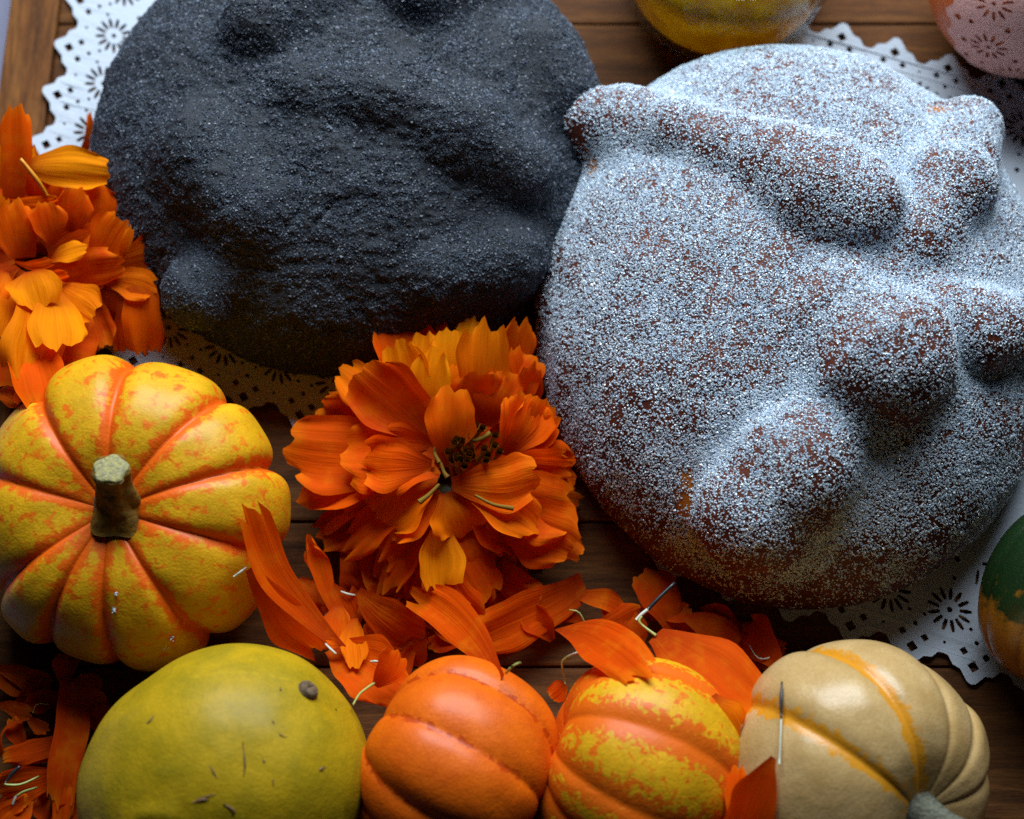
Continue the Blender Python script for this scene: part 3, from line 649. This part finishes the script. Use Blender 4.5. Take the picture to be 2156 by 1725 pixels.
# ------------------------------------------------------------------ petals
def petal_color(c, j=0.0):  # c also paints light: deep tones for shaded petals, yellow for lit ones
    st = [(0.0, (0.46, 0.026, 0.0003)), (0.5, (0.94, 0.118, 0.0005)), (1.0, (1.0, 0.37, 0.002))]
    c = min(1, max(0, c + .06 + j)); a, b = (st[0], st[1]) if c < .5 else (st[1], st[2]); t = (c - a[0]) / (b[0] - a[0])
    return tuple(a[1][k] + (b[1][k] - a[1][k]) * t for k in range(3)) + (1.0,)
PR = random.Random(11)
def petal(name, B, T, w, c, parent=None, bend=None, cup=None, roll=None, ruffle=None, wb=.24, peak=.76, notch=None, hang=None, nt=16, ns=15, tip=None, narrow=False):
    w = w * 1.22; B, T = np.asarray(B, float), np.asarray(T, float); ax = T - B; ln = np.linalg.norm(ax); ax = ax / ln
    bend = PR.uniform(.02, .14) if bend is None else bend; cup = PR.uniform(-.10, .30) if cup is None else cup
    roll = PR.uniform(-.5, .5) if roll is None else roll; ruffle = PR.uniform(.06, .13) if ruffle is None else ruffle
    hang = PR.uniform(-.16, .12) if hang is None else hang; notch = PR.uniform(.03, .085) if notch is None else notch; tip = PR.uniform(.06, .18) if tip is None else tip
    vw = nrm(CPOS - (B + T) / 2); up = nrm(0.65 * vw + 0.35 * np.array([0, 0, 1.0])); Nn = nrm(up - ax * (up @ ax)); S = np.cross(ax, Nn)
    Nn, S = Nn * math.cos(roll) + S * math.sin(roll), S * math.cos(roll) - Nn * math.sin(roll)
    f1, f2, f3, sk = PR.uniform(0, 6.3), PR.uniform(0, 6.3), PR.uniform(0, 6.3), PR.uniform(-.08, .08)
    t = np.linspace(0, 1, nt)[:, None]; s = np.linspace(-1, 1, ns)[None]
    prof = np.where(t < peak, wb + (1 - wb) * np.sin(np.clip(t / peak, 0, 1) * np.pi / 2) ** 1.15, 1 - (1 - (.35 if narrow else .80)) * ((t - peak) / (1 - peak)) ** 2.2)
    lobes = notch * (np.abs(np.sin(s * 3.1 + f1)) - .6) + notch * .5 * np.sin(s * 7.3 + f2) + notch * .35 * np.sin(s * 14 + f3)
    Lf = t * (1 - tip * np.abs(s) ** 2.6 * t + lobes * t ** 5)
    side = s * prof * w / 2 * (1 + .06 * np.sin(t * 11 + f3) * np.sign(s))
    h = bend * ln * 4 * t * (1 - t) + cup * w * .5 * s ** 2 * prof + hang * ln * t ** 2
    h = h + ruffle * w * (np.sin(s * 5.5 + f1 + t * 2) * np.abs(s) ** .7 * t ** 1.5 + .6 * np.sin(s * 2.6 + f2 + t * 3) * t) + .014 * w * np.cos(s * 17 + f3) * t
    sway = sk * ln * np.sin(t * 3.1 + f2)
    V = B + ax * (Lf * ln)[..., None] + S * (side + sway)[..., None] + Nn * h[..., None]
    V = V.reshape(-1, 3); V[:, 2] = np.maximum(V[:, 2], 0.10)
    i = np.arange(nt - 1)[:, None]; j = np.arange(ns - 1)[None]
    F = np.stack([i * ns + j, i * ns + j + 1, (i + 1) * ns + j + 1, (i + 1) * ns + j], -1).reshape(-1, 4)
    at = {'along': np.repeat(t, ns, 1).ravel(), 'side': np.repeat(s, nt, 0).ravel()}
    o = solid(name, V, F, MP, parent, V[:ns].mean(0), attrs=at); o.color = petal_color(c, PR.uniform(-.06, .06))
    return o
def Z(x0, y0, k):
    return lambda zx, zy: ((x0 + zx / k) * .70343, (y0 + zy / k) * .70343)
Z5 = Z(800, 880, 2.156); Z7 = Z(700, 1452, 2.156); Z8 = Z(1500, 1652, 2.156); Z6 = Z(0, 1652, 2.156); L1 = Z(0, 300, 3.5933); L2 = Z(0, 740, 3.5933)
def pw(fn, k, w): return w / k * .70343 / 72.0
def pet(fn, k, parent, b, t, w, c, zb, zt, name='petal', **kw):
    return petal(name, P(*fn(*b), zb), P(*fn(*t), zt), pw(fn, k, w) * 1.08, c, parent, **kw)
def ring(parent, C, n, r0, r1, z, zt, w, c, seed, a0=0.0, a1=6.2832):
    rg = random.Random(seed)
    for k in range(n):
        a = a0 + (a1 - a0) * (k + rg.uniform(-.3, .3)) / n; r = rg.uniform(r0, r1)
        B = np.array([C[0] + .5 * math.cos(a), C[1] + .5 * math.sin(a), z]); T = np.array([C[0] + r * math.cos(a), C[1] + r * math.sin(a), zt + rg.uniform(-.25, .25)])
        petal('petal', B, T, w * rg.uniform(.8, 1.15), c + rg.uniform(-.1, .12), parent, bend=rg.uniform(.05, .2))

# ---- the open marigold in the middle
fc0 = P(*Z5(1160, 1190), 1.9)
mg = empty('marigold', (fc0[0], fc0[1], 0.1)); tag(mg, 'open orange marigold bloom between the two breads, its brown centre showing', 'flower', 'marigold blooms')
tube_obj('calyx', [fc0 + [0, 0, -1.75], fc0 + [0, 0, -1.3], fc0 + [0, 0, -.95]], [.35, .55, .6], M_CALYX, mg, 7, 12)
ring(mg, fc0, 24, 3.2, 4.0, 1.0, .6, 1.3, .10, 1)
ring(mg, fc0, 22, 2.8, 3.6, 1.5, 1.3, 1.2, .20, 2)
K = 2.156
low = [((1130, 1350), (1560, 1760), 300, .14), ((1000, 1300), (800, 1790), 280, .06), ((1000, 1250), (420, 1480), 240, .10), ((1300, 1300), (1300, 1800), 280, .12)]
for b, t, w, c in low: pet(Z5, K, mg, b, t, w, c, 1.4, .9)
for b, t, w, c, zb, zt, kw in [
    # back row, standing: light comes through them, and yellow tones paint in more of that glow
    ((1000, 900), (750, 130), 330, .22, 1.8, 3.2, dict(cup=.55, roll=.35)), ((1500, 640), (1640, 180), 220, .30, 1.8, 3.1, dict(roll=.5)),
    ((1560, 760), (1700, 400), 230, .16, 1.8, 2.9, {}), ((1680, 760), (1740, 470), 120, .2, 1.8, 3.2, {}), ((1600, 720), (1600, 340), 140, .35, 1.9, 3.0, dict(roll=.8)),
    ((1200, 760), (1110, 200), 160, .2, 1.8, 2.9, {}), ((1250, 700), (1330, 165), 170, .85, 1.9, 3.2, {}), ((1200, 760), (1195, 225), 220, .95, 2.0, 3.4, {}),
    ((1060, 860), (960, 270), 230, .90, 2.0, 3.4, {}), ((1040, 880), (850, 305), 240, 1.0, 2.1, 3.5, {}), ((1360, 800), (1390, 190), 260, .62, 2.1, 3.7, dict(cup=.3)),
    ((1200, 800), (1210, 470), 170, .65, 2.2, 3.3, {}), ((1360, 840), (1350, 500), 270, .12, 2.2, 3.4, dict(roll=.2)), ((1440, 860), (1510, 520), 230, .25, 2.2, 3.4, {}),
    ((1050, 880), (1110, 355), 210, 1.0, 2.3, 3.7, dict(cup=.35)),
    # left fans
    ((830, 850), (420, 640), 200, .38, 1.9, 2.0, {}), ((950, 860), (480, 480), 230, .60, 2.0, 2.6, {}), ((1080, 1000), (640, 470), 350, .20, 2.4, 3.2, dict(cup=.2, roll=-.25)),
    ((1000, 960), (300, 800), 300, .18, 2.0, 2.2, dict(roll=-.3)), ((1060, 1020), (140, 1000), 400, .28, 2.1, 1.9, dict(roll=.1)), ((1030, 1130), (190, 1260), 340, .38, 2.0, 1.6, {}),
    ((1060, 990), (720, 900), 180, .22, 2.5, 2.7, {}), ((1080, 1060), (490, 1040), 400, .42, 2.5, 2.6, dict(ruffle=.09, cup=.15)), ((1090, 1110), (660, 1390), 440, .60, 2.4, 2.1, dict(ruffle=.08)),
    ((1060, 1110), (630, 1080), 270, .46, 2.9, 3.0, dict(cup=.1)), ((1110, 1170), (790, 1250), 130, .40, 2.9, 2.8, dict(roll=.9, ruffle=.12)),
    # lower fans
    ((1130, 1290), (800, 1570), 270, .55, 2.4, 1.9, {}), ((1160, 1280), (1250, 1560), 330, .66, 2.6, 2.2, dict(peak=.8)), ((1500, 1400), (1960, 1650), 360, .36, 2.0, 1.6, dict(cup=.2)),
    ((1250, 1330), (1560, 1600), 260, .20, 2.1, 1.5, {}),
    # right fans
    ((1450, 1280), (1950, 1430), 360, .24, 2.2, 1.9, {}), ((1550, 1130), (1980, 1180), 320, .22, 2.2, 2.2, {}), ((1560, 1060), (1960, 1090), 200, .34, 2.4, 2.5, dict(roll=.7)),
    ((1190, 1240), (1740, 1520), 250, .52, 2.6, 2.2, dict(roll=-.4, cup=.3)), ((1190, 1230), (1740, 1170), 270, .46, 2.9, 2.9, dict(cup=.05, roll=.15)),
    ((1640, 1000), (1850, 770), 210, .22, 2.2, 2.9, {}), ((1590, 1040), (1790, 680), 170, .34, 2.4, 3.2, dict(roll=.6)), ((1560, 1050), (1730, 680), 230, .46, 2.6, 3.4, dict(cup=.5, roll=.5)),
    ((1520, 1040), (1640, 630), 190, .36, 2.7, 3.5, dict(cup=.5, roll=.8)), ((1480, 1030), (1560, 670), 130, .42, 2.8, 3.5, dict(cup=.4, roll=.7)),
    # the small cupped one before the centre
    ((1165, 1020), (1190, 610), 240, .45, 2.9, 4.0, dict(cup=.5, wb=.35, peak=.55, roll=.05)),
]: pet(Z5, K, mg, b, t, w, c, zb, zt, **kw)
for b, t, w, c, zb, zt, kw in [((1280, 250), (1340, 680), 230, .85, 2.2, 1.7, dict(cup=.4, peak=.6)), ((1420, 330), (1620, 740), 280, .20, 1.6, 1.3, {}), ((1300, 470), (1600, 860), 200, .34, 1.4, 1.0, {}),
    ((1250, 520), (1450, 860), 200, .18, 1.3, .8, {}), ((1740, 470), (1910, 810), 190, .24, 1.3, .9, {}), ((1200, 380), (1125, 700), 90, .22, 1.2, .8, dict(roll=1.0)), ((2020, 270), (2240, 470), 130, .22, 1.4, 1.5, {}),
    ((880, 130), (555, 290), 100, .66, 1.6, 1.2, dict(roll=.8)), ((860, 140), (580, 330), 200, .12, 1.4, .8, {}), ((1000, 230), (980, 690), 280, .07, 1.1, .5, {})]:
    pet(Z7, K, mg, b, t, w, c, zb, zt, **kw)
rg = random.Random(5)
for k in range(30):
    u = rg.uniform(1180, 1450); v = rg.uniform(900, 1160) - (u - 1180) * .25
    z = 2.95 + rg.uniform(0, .45); b = P(*Z5(u, v + 40), z - .75); q = P(*Z5(u + rg.uniform(-50, 60), v - rg.uniform(20, 70)), z + .35)
    tube_obj('floret', [b, (b + q) / 2 + [rg.uniform(-.06, .06), 0, .03], q], [.06, .065, .11], M_TUBE, mg, 7, 7, open_end=True)
for pts, r in [(((1120, 1090), (1140, 1150), (1165, 1185)), .11), (((1110, 1230), (1040, 1300), (980, 1345)), .12), (((1340, 1300), (1460, 1360), (1590, 1385)), .10), (((1290, 940), (1350, 945), (1440, 900)), .12), (((1085, 980), (1080, 1030), (1110, 1090)), .09)]:
    tube_obj('floret', [P(*Z5(*q), 3.1) for q in pts], [r * .4, r * .5, r * .75], M_OLIVE, mg, 7, 8, open_end=True)

# ---- the marigold at the left edge
fl0 = P(*L1(300, 1620), 3.0)
ml = empty('marigold', (fl0[0], fl0[1], 0.1)); tag(ml, 'bright orange marigold leaning on the black bread at the left edge', 'flower', 'marigold blooms')
tube_obj('calyx', [fl0 + [0, 0, -2.85], fl0 + [0, 0, -2.0], fl0 + [0, 0, -1.2]], [.4, .75, .9], M_CALYX, ml, 7, 12)
ring(ml, fl0, 22, 2.8, 3.4, 1.8, 1.2, 1.4, .12, 4)
ring(ml, fl0, 16, 2.2, 2.8, 2.6, 2.6, 1.4, .25, 6)
K = 3.5933
for fn, b, t, w, c, zb, zt, kw in [
    (L1, (60, 1020), (20, 480), 230, .80, 3.2, 4.2, {}), (L1, (290, 980), (300, 500), 150, .75, 3.2, 4.0, {}), (L1, (170, 1080), (150, 80), 260, .42, 3.6, 5.4, dict(wb=.65, peak=.8, cup=.2, roll=.1)),
    (L1, (900, 560), (1000, 140), 120, .15, 1.2, 1.9, dict(narrow=True, roll=.9, wb=.8, peak=.3)), (L1, (430, 1150), (320, 740), 260, .15, 3.0, 3.9, {}), (L1, (520, 1130), (660, 830), 200, .48, 3.2, 3.6, {}),
    (L1, (180, 745), (1140, 720), 360, .82, 4.0, 4.2, dict(wb=.12, peak=.68, cup=-.12, roll=-.1, bend=.05)),
    (L1, (1000, 1430), (1010, 900), 420, .42, 2.8, 3.6, {}), (L1, (760, 1420), (830, 940), 340, .38, 3.1, 4.0, dict(cup=.3, tip=.3)), (L1, (540, 1560), (470, 1100), 310, .22, 3.4, 4.3, dict(cup=.3)),
    (L1, (60, 1080), (590, 1090), 130, .55, 3.9, 4.1, dict(roll=.9)), (L1, (200, 1700), (150, 1090), 360, .45, 3.5, 4.6, dict(wb=.6, cup=.4)), (L1, (-60, 1500), (30, 1050), 200, .6, 3.6, 4.4, {}),
    (L1, (800, 1600), (1130, 1400), 260, .5, 2.9, 3.3, {}), (L1, (1200, 1680), (1800, 1640), 340, .58, 2.8, 2.9, dict(cup=-.1)), (L1, (950, 1760), (1330, 1290), 360, .52, 3.2, 4.0, dict(cup=.1)),
    (L1, (1320, 1750), (1400, 1350), 90, .58, 3.3, 4.0, {}), (L1, (550, 1730), (930, 1590), 210, .82, 3.7, 4.1, dict(roll=-.4)),
    (L2, (480, 240), (1340, 160), 330, .2, 3.3, 3.4, dict(roll=.6)), (L2, (1150, 340), (1640, 480), 300, .58, 3.0, 3.0, {}), (L2, (1330, 590), (1310, 1130), 150, .16, 2.4, 1.8, dict(wb=.8)),
    (L2, (1500, 330), (1560, 1140), 330, .52, 3.0, 2.1, dict(wb=.7, hang=-.05, cup=-.2)), (L2, (1050, 430), (1150, 1110), 280, .08, 2.2, 2.0, {}), (L2, (880, 700), (870, 1340), 350, .25, 3.1, 3.8, dict(tip=.35)),
    (L2, (130, 1000), (80, 1520), 320, .1, 3.4, 3.4, {}), (L2, (120, 900), (540, 1690), 420, .42, 3.7, 4.3, dict(cup=.3)), (L2, (600, 420), (1020, 740), 380, .66, 3.6, 4.0, {}),
    (L2, (250, 480), (400, 1370), 520, .72, 3.9, 4.5, dict(cup=.25)), (L2, (520, 420), (640, 1110), 460, .80, 4.0, 4.5, dict(cup=.1)), (L2, (80, 380), (50, 930), 230, .66, 4.0, 4.4, {}),
    (L2, (330, 260), (430, 640), 420, .82, 4.2, 4.5, dict(peak=.6)), (L2, (50, 260), (-40, 560), 260, .6, 4.2, 4.5, {}), (L2, (500, 260), (730, 300), 120, .5, 3.9, 4.0, dict(roll=.8)),
    (L2, (150, 150), (560, 150), 130, .2, 4.1, 4.2, dict(roll=1.0)), (L2, (290, 1430), (190, 1720), 80, .35, 3.6, 4.4, {}), (L2, (-20, 1560), (190, 1640), 160, .3, 3.6, 4.2, {}),
]: pet(fn, K, ml, b, t, w, c, zb, zt, **kw)
tube_obj('style', [P(*L1(540, 1090), 3.9), P(*L1(400, 860), 4.6), P(*L1(220, 630), 5.0)], [.05, .075, .05], m_simple('style_orange', (0.72, 0.27, 0.01), .5), ml, 10, 6)

# ------------------------------------------------------------------ loose petals, each lying on its own
def loose(fn, b, t, w, c, zb, zt, label, stalk=None, on=None, base_on=False, **kw):
    K_ = 2.156
    kw.setdefault('ruffle', .06); w *= .82
    if on is not None:
        T_ = hit(on, *fn(*t)) + np.array([0, -.04, .16]); zt = T_[2]
        if base_on: zb = hit(on, *fn(*b))[2] + .16
        if stalk: stalk = [(a_, b_, [(x, y, hit(on, *fn(x, y))[2] + .10) for x, y, z in c_]) if base_on else (a_, b_, c_) for a_, b_, c_ in stalk]
    o = petal('loose_petal', P(*fn(*b), zb), P(*fn(*t), zt), pw(fn, K_, w), c, None, **kw); tag(o, label, 'petal', 'loose marigold petals')
    if stalk:
        for (mat, r, pts) in stalk:
            tube_obj({'g': 'stalk', 'w': 'pale_stalk_end', 'k': 'dark_stalk_end'}[mat], [P(*fn(x, y), z) for x, y, z in pts], [q * .85 for q in r], {'g': M_STALK, 'w': M_WHITE, 'k': M_BLACK}[mat], o, 9, 6)
    return o
def ZC(x, y): return max(hit(CRV, *Z8(x, y))[2] + .12, 4.6)
g_, w_, k_ = 'g', 'w', 'k'; TH = [.035, .045, .04]
loose(Z7, (670, 1080), (110, 150), 250, .26, 2.6, 4.7, 'long dark orange petal leaning up against the striped mini pumpkin', bend=-.06, peak=.75, cup=.2, narrow=False)
loose(Z7, (100, 540), (570, 1080), 300, .42, 4.1, 1.6, 'broad veined petal with a white stalk hanging off the mini pumpkin', [(w_, TH, [(0, 592, 4.25), (45, 560, 4.3), (80, 535, 4.2)])], bend=.1)
loose(Z7, (660, 900), (540, 320), 170, .45, 1.0, 2.4, 'narrow curling bright petal standing just left of the central marigold', bend=-.14, cup=.5, roll=.7, narrow=True)
loose(Z7, (800, 690), (1200, 1000), 300, .26, 1.0, .9, 'brownish orange petal below the marigold with a white stalk pointing left', [(w_, TH, [(690, 688, 1.15), (740, 705, 1.15), (780, 712, 1.05)]), ])
loose(Z7, (1760, 1210), (1150, 740), 260, .27, 4.9, 1.3, 'long dark petal whose base rests on the plain orange pumpkin', [(g_, TH, [(1850, 1145, 5.6), (1800, 1170, 5.5), (1755, 1215, 5.1)])], bend=-.03)
loose(Z7, (2260, 640), (1560, 1010), 330, .30, .8, 1.2, 'wide ribbed petal lying below the marigold, pointing down to the orange pumpkin', wb=.5)
loose(Z7, (800, 860), (770, 1190), 170, .58, 1.9, 2.7, 'small lit yellow-orange curled petal above the yellow gourd', roll=.3, cup=.4)
loose(Z7, (620, 1060), (1110, 1330), 400, .34, 1.9, 3.0, 'round cupped petal lodged between yellow gourd and orange pumpkin', cup=.4, notch=.02, tip=.3)
loose(Z7, (900, 1290), (1060, 1080), 200, .42, 3.1, 3.4, 'small petal with a thin curling stalk over the gap beside the yellow gourd', [(g_, [.03, .04, .05], [(768, 1420, 4.3), (810, 1350, 3.9), (860, 1310, 3.5), (905, 1280, 3.2)]), (w_, TH, [(885, 1140, 3.3), (910, 1138, 3.35), (935, 1142, 3.3)])])
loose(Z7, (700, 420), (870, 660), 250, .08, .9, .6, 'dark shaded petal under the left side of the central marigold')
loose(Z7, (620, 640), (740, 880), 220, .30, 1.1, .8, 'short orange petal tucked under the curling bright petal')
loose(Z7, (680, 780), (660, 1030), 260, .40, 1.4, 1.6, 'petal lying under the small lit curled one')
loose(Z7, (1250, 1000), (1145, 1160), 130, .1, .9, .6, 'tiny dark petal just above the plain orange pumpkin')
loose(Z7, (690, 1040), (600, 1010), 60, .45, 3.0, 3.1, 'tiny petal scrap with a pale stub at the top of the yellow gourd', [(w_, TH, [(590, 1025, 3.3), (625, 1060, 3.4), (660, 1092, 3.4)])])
for b_, t_, w_2, c_, zb_, zt_, lab in [  # deep tones paint in the shade below the marigold
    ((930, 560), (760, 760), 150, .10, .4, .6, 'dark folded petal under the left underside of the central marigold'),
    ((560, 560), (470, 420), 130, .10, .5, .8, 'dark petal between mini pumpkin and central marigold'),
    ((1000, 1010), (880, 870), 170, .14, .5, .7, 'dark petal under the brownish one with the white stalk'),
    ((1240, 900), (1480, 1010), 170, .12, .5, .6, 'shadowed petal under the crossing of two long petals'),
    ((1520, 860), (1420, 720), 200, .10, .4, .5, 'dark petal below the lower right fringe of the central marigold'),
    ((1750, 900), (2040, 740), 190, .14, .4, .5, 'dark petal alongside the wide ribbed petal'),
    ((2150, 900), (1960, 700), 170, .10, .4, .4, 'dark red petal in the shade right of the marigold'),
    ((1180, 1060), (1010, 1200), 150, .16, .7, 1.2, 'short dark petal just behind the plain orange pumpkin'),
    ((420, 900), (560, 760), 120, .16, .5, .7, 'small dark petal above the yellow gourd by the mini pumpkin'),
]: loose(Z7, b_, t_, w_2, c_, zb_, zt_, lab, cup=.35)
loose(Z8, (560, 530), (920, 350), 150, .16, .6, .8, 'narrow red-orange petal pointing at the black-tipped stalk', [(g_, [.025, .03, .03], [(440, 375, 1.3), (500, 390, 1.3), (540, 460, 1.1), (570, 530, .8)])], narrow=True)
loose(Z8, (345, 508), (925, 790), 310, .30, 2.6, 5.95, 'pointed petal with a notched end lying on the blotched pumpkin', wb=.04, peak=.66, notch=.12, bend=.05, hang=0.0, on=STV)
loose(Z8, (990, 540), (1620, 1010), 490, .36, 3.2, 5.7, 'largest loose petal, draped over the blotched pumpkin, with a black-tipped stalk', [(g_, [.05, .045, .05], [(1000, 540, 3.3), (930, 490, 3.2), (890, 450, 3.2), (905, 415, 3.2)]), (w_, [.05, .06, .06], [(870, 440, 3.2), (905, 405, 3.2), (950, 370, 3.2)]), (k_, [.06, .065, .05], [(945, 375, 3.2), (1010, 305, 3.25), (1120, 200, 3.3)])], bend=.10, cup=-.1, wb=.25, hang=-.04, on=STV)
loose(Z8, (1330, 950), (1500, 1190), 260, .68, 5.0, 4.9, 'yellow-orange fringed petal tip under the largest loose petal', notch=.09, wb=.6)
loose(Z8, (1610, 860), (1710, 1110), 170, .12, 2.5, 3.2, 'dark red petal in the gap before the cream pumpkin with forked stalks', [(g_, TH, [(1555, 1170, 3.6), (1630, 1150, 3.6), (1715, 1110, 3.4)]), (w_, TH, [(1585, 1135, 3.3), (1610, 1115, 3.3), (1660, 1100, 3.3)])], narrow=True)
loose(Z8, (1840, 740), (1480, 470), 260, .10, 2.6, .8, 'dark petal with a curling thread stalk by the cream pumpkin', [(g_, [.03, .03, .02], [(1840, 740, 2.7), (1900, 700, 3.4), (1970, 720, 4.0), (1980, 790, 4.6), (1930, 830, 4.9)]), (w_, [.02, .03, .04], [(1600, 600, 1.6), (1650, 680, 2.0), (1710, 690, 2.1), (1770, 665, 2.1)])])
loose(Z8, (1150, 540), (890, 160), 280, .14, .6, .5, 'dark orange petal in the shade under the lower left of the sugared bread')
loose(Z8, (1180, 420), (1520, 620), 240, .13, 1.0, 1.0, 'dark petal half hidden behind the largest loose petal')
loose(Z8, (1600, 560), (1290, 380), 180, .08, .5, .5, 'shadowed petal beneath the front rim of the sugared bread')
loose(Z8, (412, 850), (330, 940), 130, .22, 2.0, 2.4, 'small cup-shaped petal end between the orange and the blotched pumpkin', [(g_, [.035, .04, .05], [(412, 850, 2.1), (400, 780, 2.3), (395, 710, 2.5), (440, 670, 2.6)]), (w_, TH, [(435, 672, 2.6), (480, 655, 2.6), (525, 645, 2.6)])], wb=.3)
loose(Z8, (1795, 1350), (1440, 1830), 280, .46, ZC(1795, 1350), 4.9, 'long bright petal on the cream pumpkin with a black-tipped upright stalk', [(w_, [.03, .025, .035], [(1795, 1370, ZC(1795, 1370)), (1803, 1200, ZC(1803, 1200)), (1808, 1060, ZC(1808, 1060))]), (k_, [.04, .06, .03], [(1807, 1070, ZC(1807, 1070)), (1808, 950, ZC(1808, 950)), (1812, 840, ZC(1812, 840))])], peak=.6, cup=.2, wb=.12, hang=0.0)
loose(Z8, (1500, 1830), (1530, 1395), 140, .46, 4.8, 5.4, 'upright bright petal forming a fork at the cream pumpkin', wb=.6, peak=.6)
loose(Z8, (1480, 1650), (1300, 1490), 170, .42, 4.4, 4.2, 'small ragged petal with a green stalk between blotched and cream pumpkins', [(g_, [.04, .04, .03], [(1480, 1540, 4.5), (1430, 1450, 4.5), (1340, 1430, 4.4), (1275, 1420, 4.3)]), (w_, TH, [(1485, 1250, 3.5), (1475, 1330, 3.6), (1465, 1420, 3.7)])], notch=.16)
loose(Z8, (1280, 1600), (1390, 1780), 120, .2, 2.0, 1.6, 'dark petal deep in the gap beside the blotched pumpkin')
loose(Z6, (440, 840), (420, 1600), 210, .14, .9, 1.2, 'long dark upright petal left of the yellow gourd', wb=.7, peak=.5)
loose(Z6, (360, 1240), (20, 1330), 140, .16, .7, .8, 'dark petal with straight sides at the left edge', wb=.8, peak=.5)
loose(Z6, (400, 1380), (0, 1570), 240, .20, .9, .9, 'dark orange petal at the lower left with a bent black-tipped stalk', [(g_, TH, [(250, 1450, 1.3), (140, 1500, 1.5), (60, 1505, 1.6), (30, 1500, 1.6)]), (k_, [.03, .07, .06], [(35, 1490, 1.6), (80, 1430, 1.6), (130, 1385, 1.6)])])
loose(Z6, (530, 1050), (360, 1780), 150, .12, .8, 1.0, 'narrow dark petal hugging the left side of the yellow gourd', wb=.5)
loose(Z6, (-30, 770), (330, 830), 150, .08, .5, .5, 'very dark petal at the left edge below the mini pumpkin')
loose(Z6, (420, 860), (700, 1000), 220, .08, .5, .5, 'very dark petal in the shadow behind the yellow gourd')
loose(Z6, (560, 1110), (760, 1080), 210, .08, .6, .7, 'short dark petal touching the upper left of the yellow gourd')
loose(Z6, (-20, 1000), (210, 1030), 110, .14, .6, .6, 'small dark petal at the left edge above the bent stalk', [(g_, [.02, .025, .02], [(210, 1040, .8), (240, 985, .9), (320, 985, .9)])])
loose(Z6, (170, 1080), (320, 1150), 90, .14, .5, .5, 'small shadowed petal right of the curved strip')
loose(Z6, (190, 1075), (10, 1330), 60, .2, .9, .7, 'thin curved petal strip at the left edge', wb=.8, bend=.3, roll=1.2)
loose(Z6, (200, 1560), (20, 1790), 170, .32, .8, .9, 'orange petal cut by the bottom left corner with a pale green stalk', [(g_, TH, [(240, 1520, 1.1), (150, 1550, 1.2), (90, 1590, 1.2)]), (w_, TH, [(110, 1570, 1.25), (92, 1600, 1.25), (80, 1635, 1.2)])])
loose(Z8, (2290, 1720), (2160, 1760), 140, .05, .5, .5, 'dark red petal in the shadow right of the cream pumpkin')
hp = random.Random(21)  # heap petals: their shadow is put into the colour as very deep tones
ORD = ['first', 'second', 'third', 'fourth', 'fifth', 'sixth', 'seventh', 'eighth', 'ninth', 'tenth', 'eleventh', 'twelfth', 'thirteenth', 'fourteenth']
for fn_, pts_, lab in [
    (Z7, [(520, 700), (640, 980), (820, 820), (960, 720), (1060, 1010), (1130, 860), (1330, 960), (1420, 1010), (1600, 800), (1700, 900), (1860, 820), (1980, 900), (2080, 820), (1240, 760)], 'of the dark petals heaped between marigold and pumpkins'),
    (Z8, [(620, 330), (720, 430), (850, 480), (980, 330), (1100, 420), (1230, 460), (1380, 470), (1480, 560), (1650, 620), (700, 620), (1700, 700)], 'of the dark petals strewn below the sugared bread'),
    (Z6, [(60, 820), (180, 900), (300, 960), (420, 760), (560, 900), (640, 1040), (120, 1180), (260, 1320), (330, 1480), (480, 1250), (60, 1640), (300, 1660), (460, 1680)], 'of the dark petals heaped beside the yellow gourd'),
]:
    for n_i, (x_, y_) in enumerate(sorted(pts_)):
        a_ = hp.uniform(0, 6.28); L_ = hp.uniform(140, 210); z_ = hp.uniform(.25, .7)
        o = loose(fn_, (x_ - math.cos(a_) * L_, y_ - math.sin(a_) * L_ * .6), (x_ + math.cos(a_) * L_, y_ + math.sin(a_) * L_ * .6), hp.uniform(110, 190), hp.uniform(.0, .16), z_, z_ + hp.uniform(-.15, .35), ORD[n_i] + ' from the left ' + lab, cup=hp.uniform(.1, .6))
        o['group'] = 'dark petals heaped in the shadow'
loose(L1, (-120, -60), (40, -200), 90, .3, -2.6, -2.5, 'blurred orange petal on the cloth in the top left corner')
loose(L1, (-60, 10), (25, 0), 40, .25, -2.6, -2.6, 'tiny orange petal scrap on the cloth at the left edge')

# ------------------------------------------------------------------ sugar crumbs fallen on things
rg = np.random.default_rng(9)
def crumb(V, u, v, n, spread, label):
    p = hit(V, u, v); c = p + rg.normal(size=(n, 3)) * spread * np.array([1, 1, .3]); c[:, 2] += .03
    o = OCT_V[None] * rg.uniform(.02, .04, (n, 1, 1)); Wc = (c[:, None] + o).reshape(-1, 3); Fo = (OCT_F[None] + 6 * np.arange(n)[:, None, None]).reshape(-1, 3)
    tag(solid('sugar_crumb', Wc, Fo, M_SUGAR, smooth=False), label, 'sugar', 'sugar crumbs fallen on the pumpkin')
crumb(PUMPV, 235, 1290, 16, .045, 'larger white sugar crumb in the lower groove of the mini pumpkin')
crumb(PUMPV, 236, 1252, 7, .03, 'small white sugar crumb just above the larger one in the groove')
crumb(PUMPV, 367, 1352, 10, .04, 'sugar crumb on the lower right rib of the mini pumpkin')
crumb(PUMPV, 348, 1371, 6, .04, 'lowest sugar crumb near the bottom rim of the mini pumpkin')
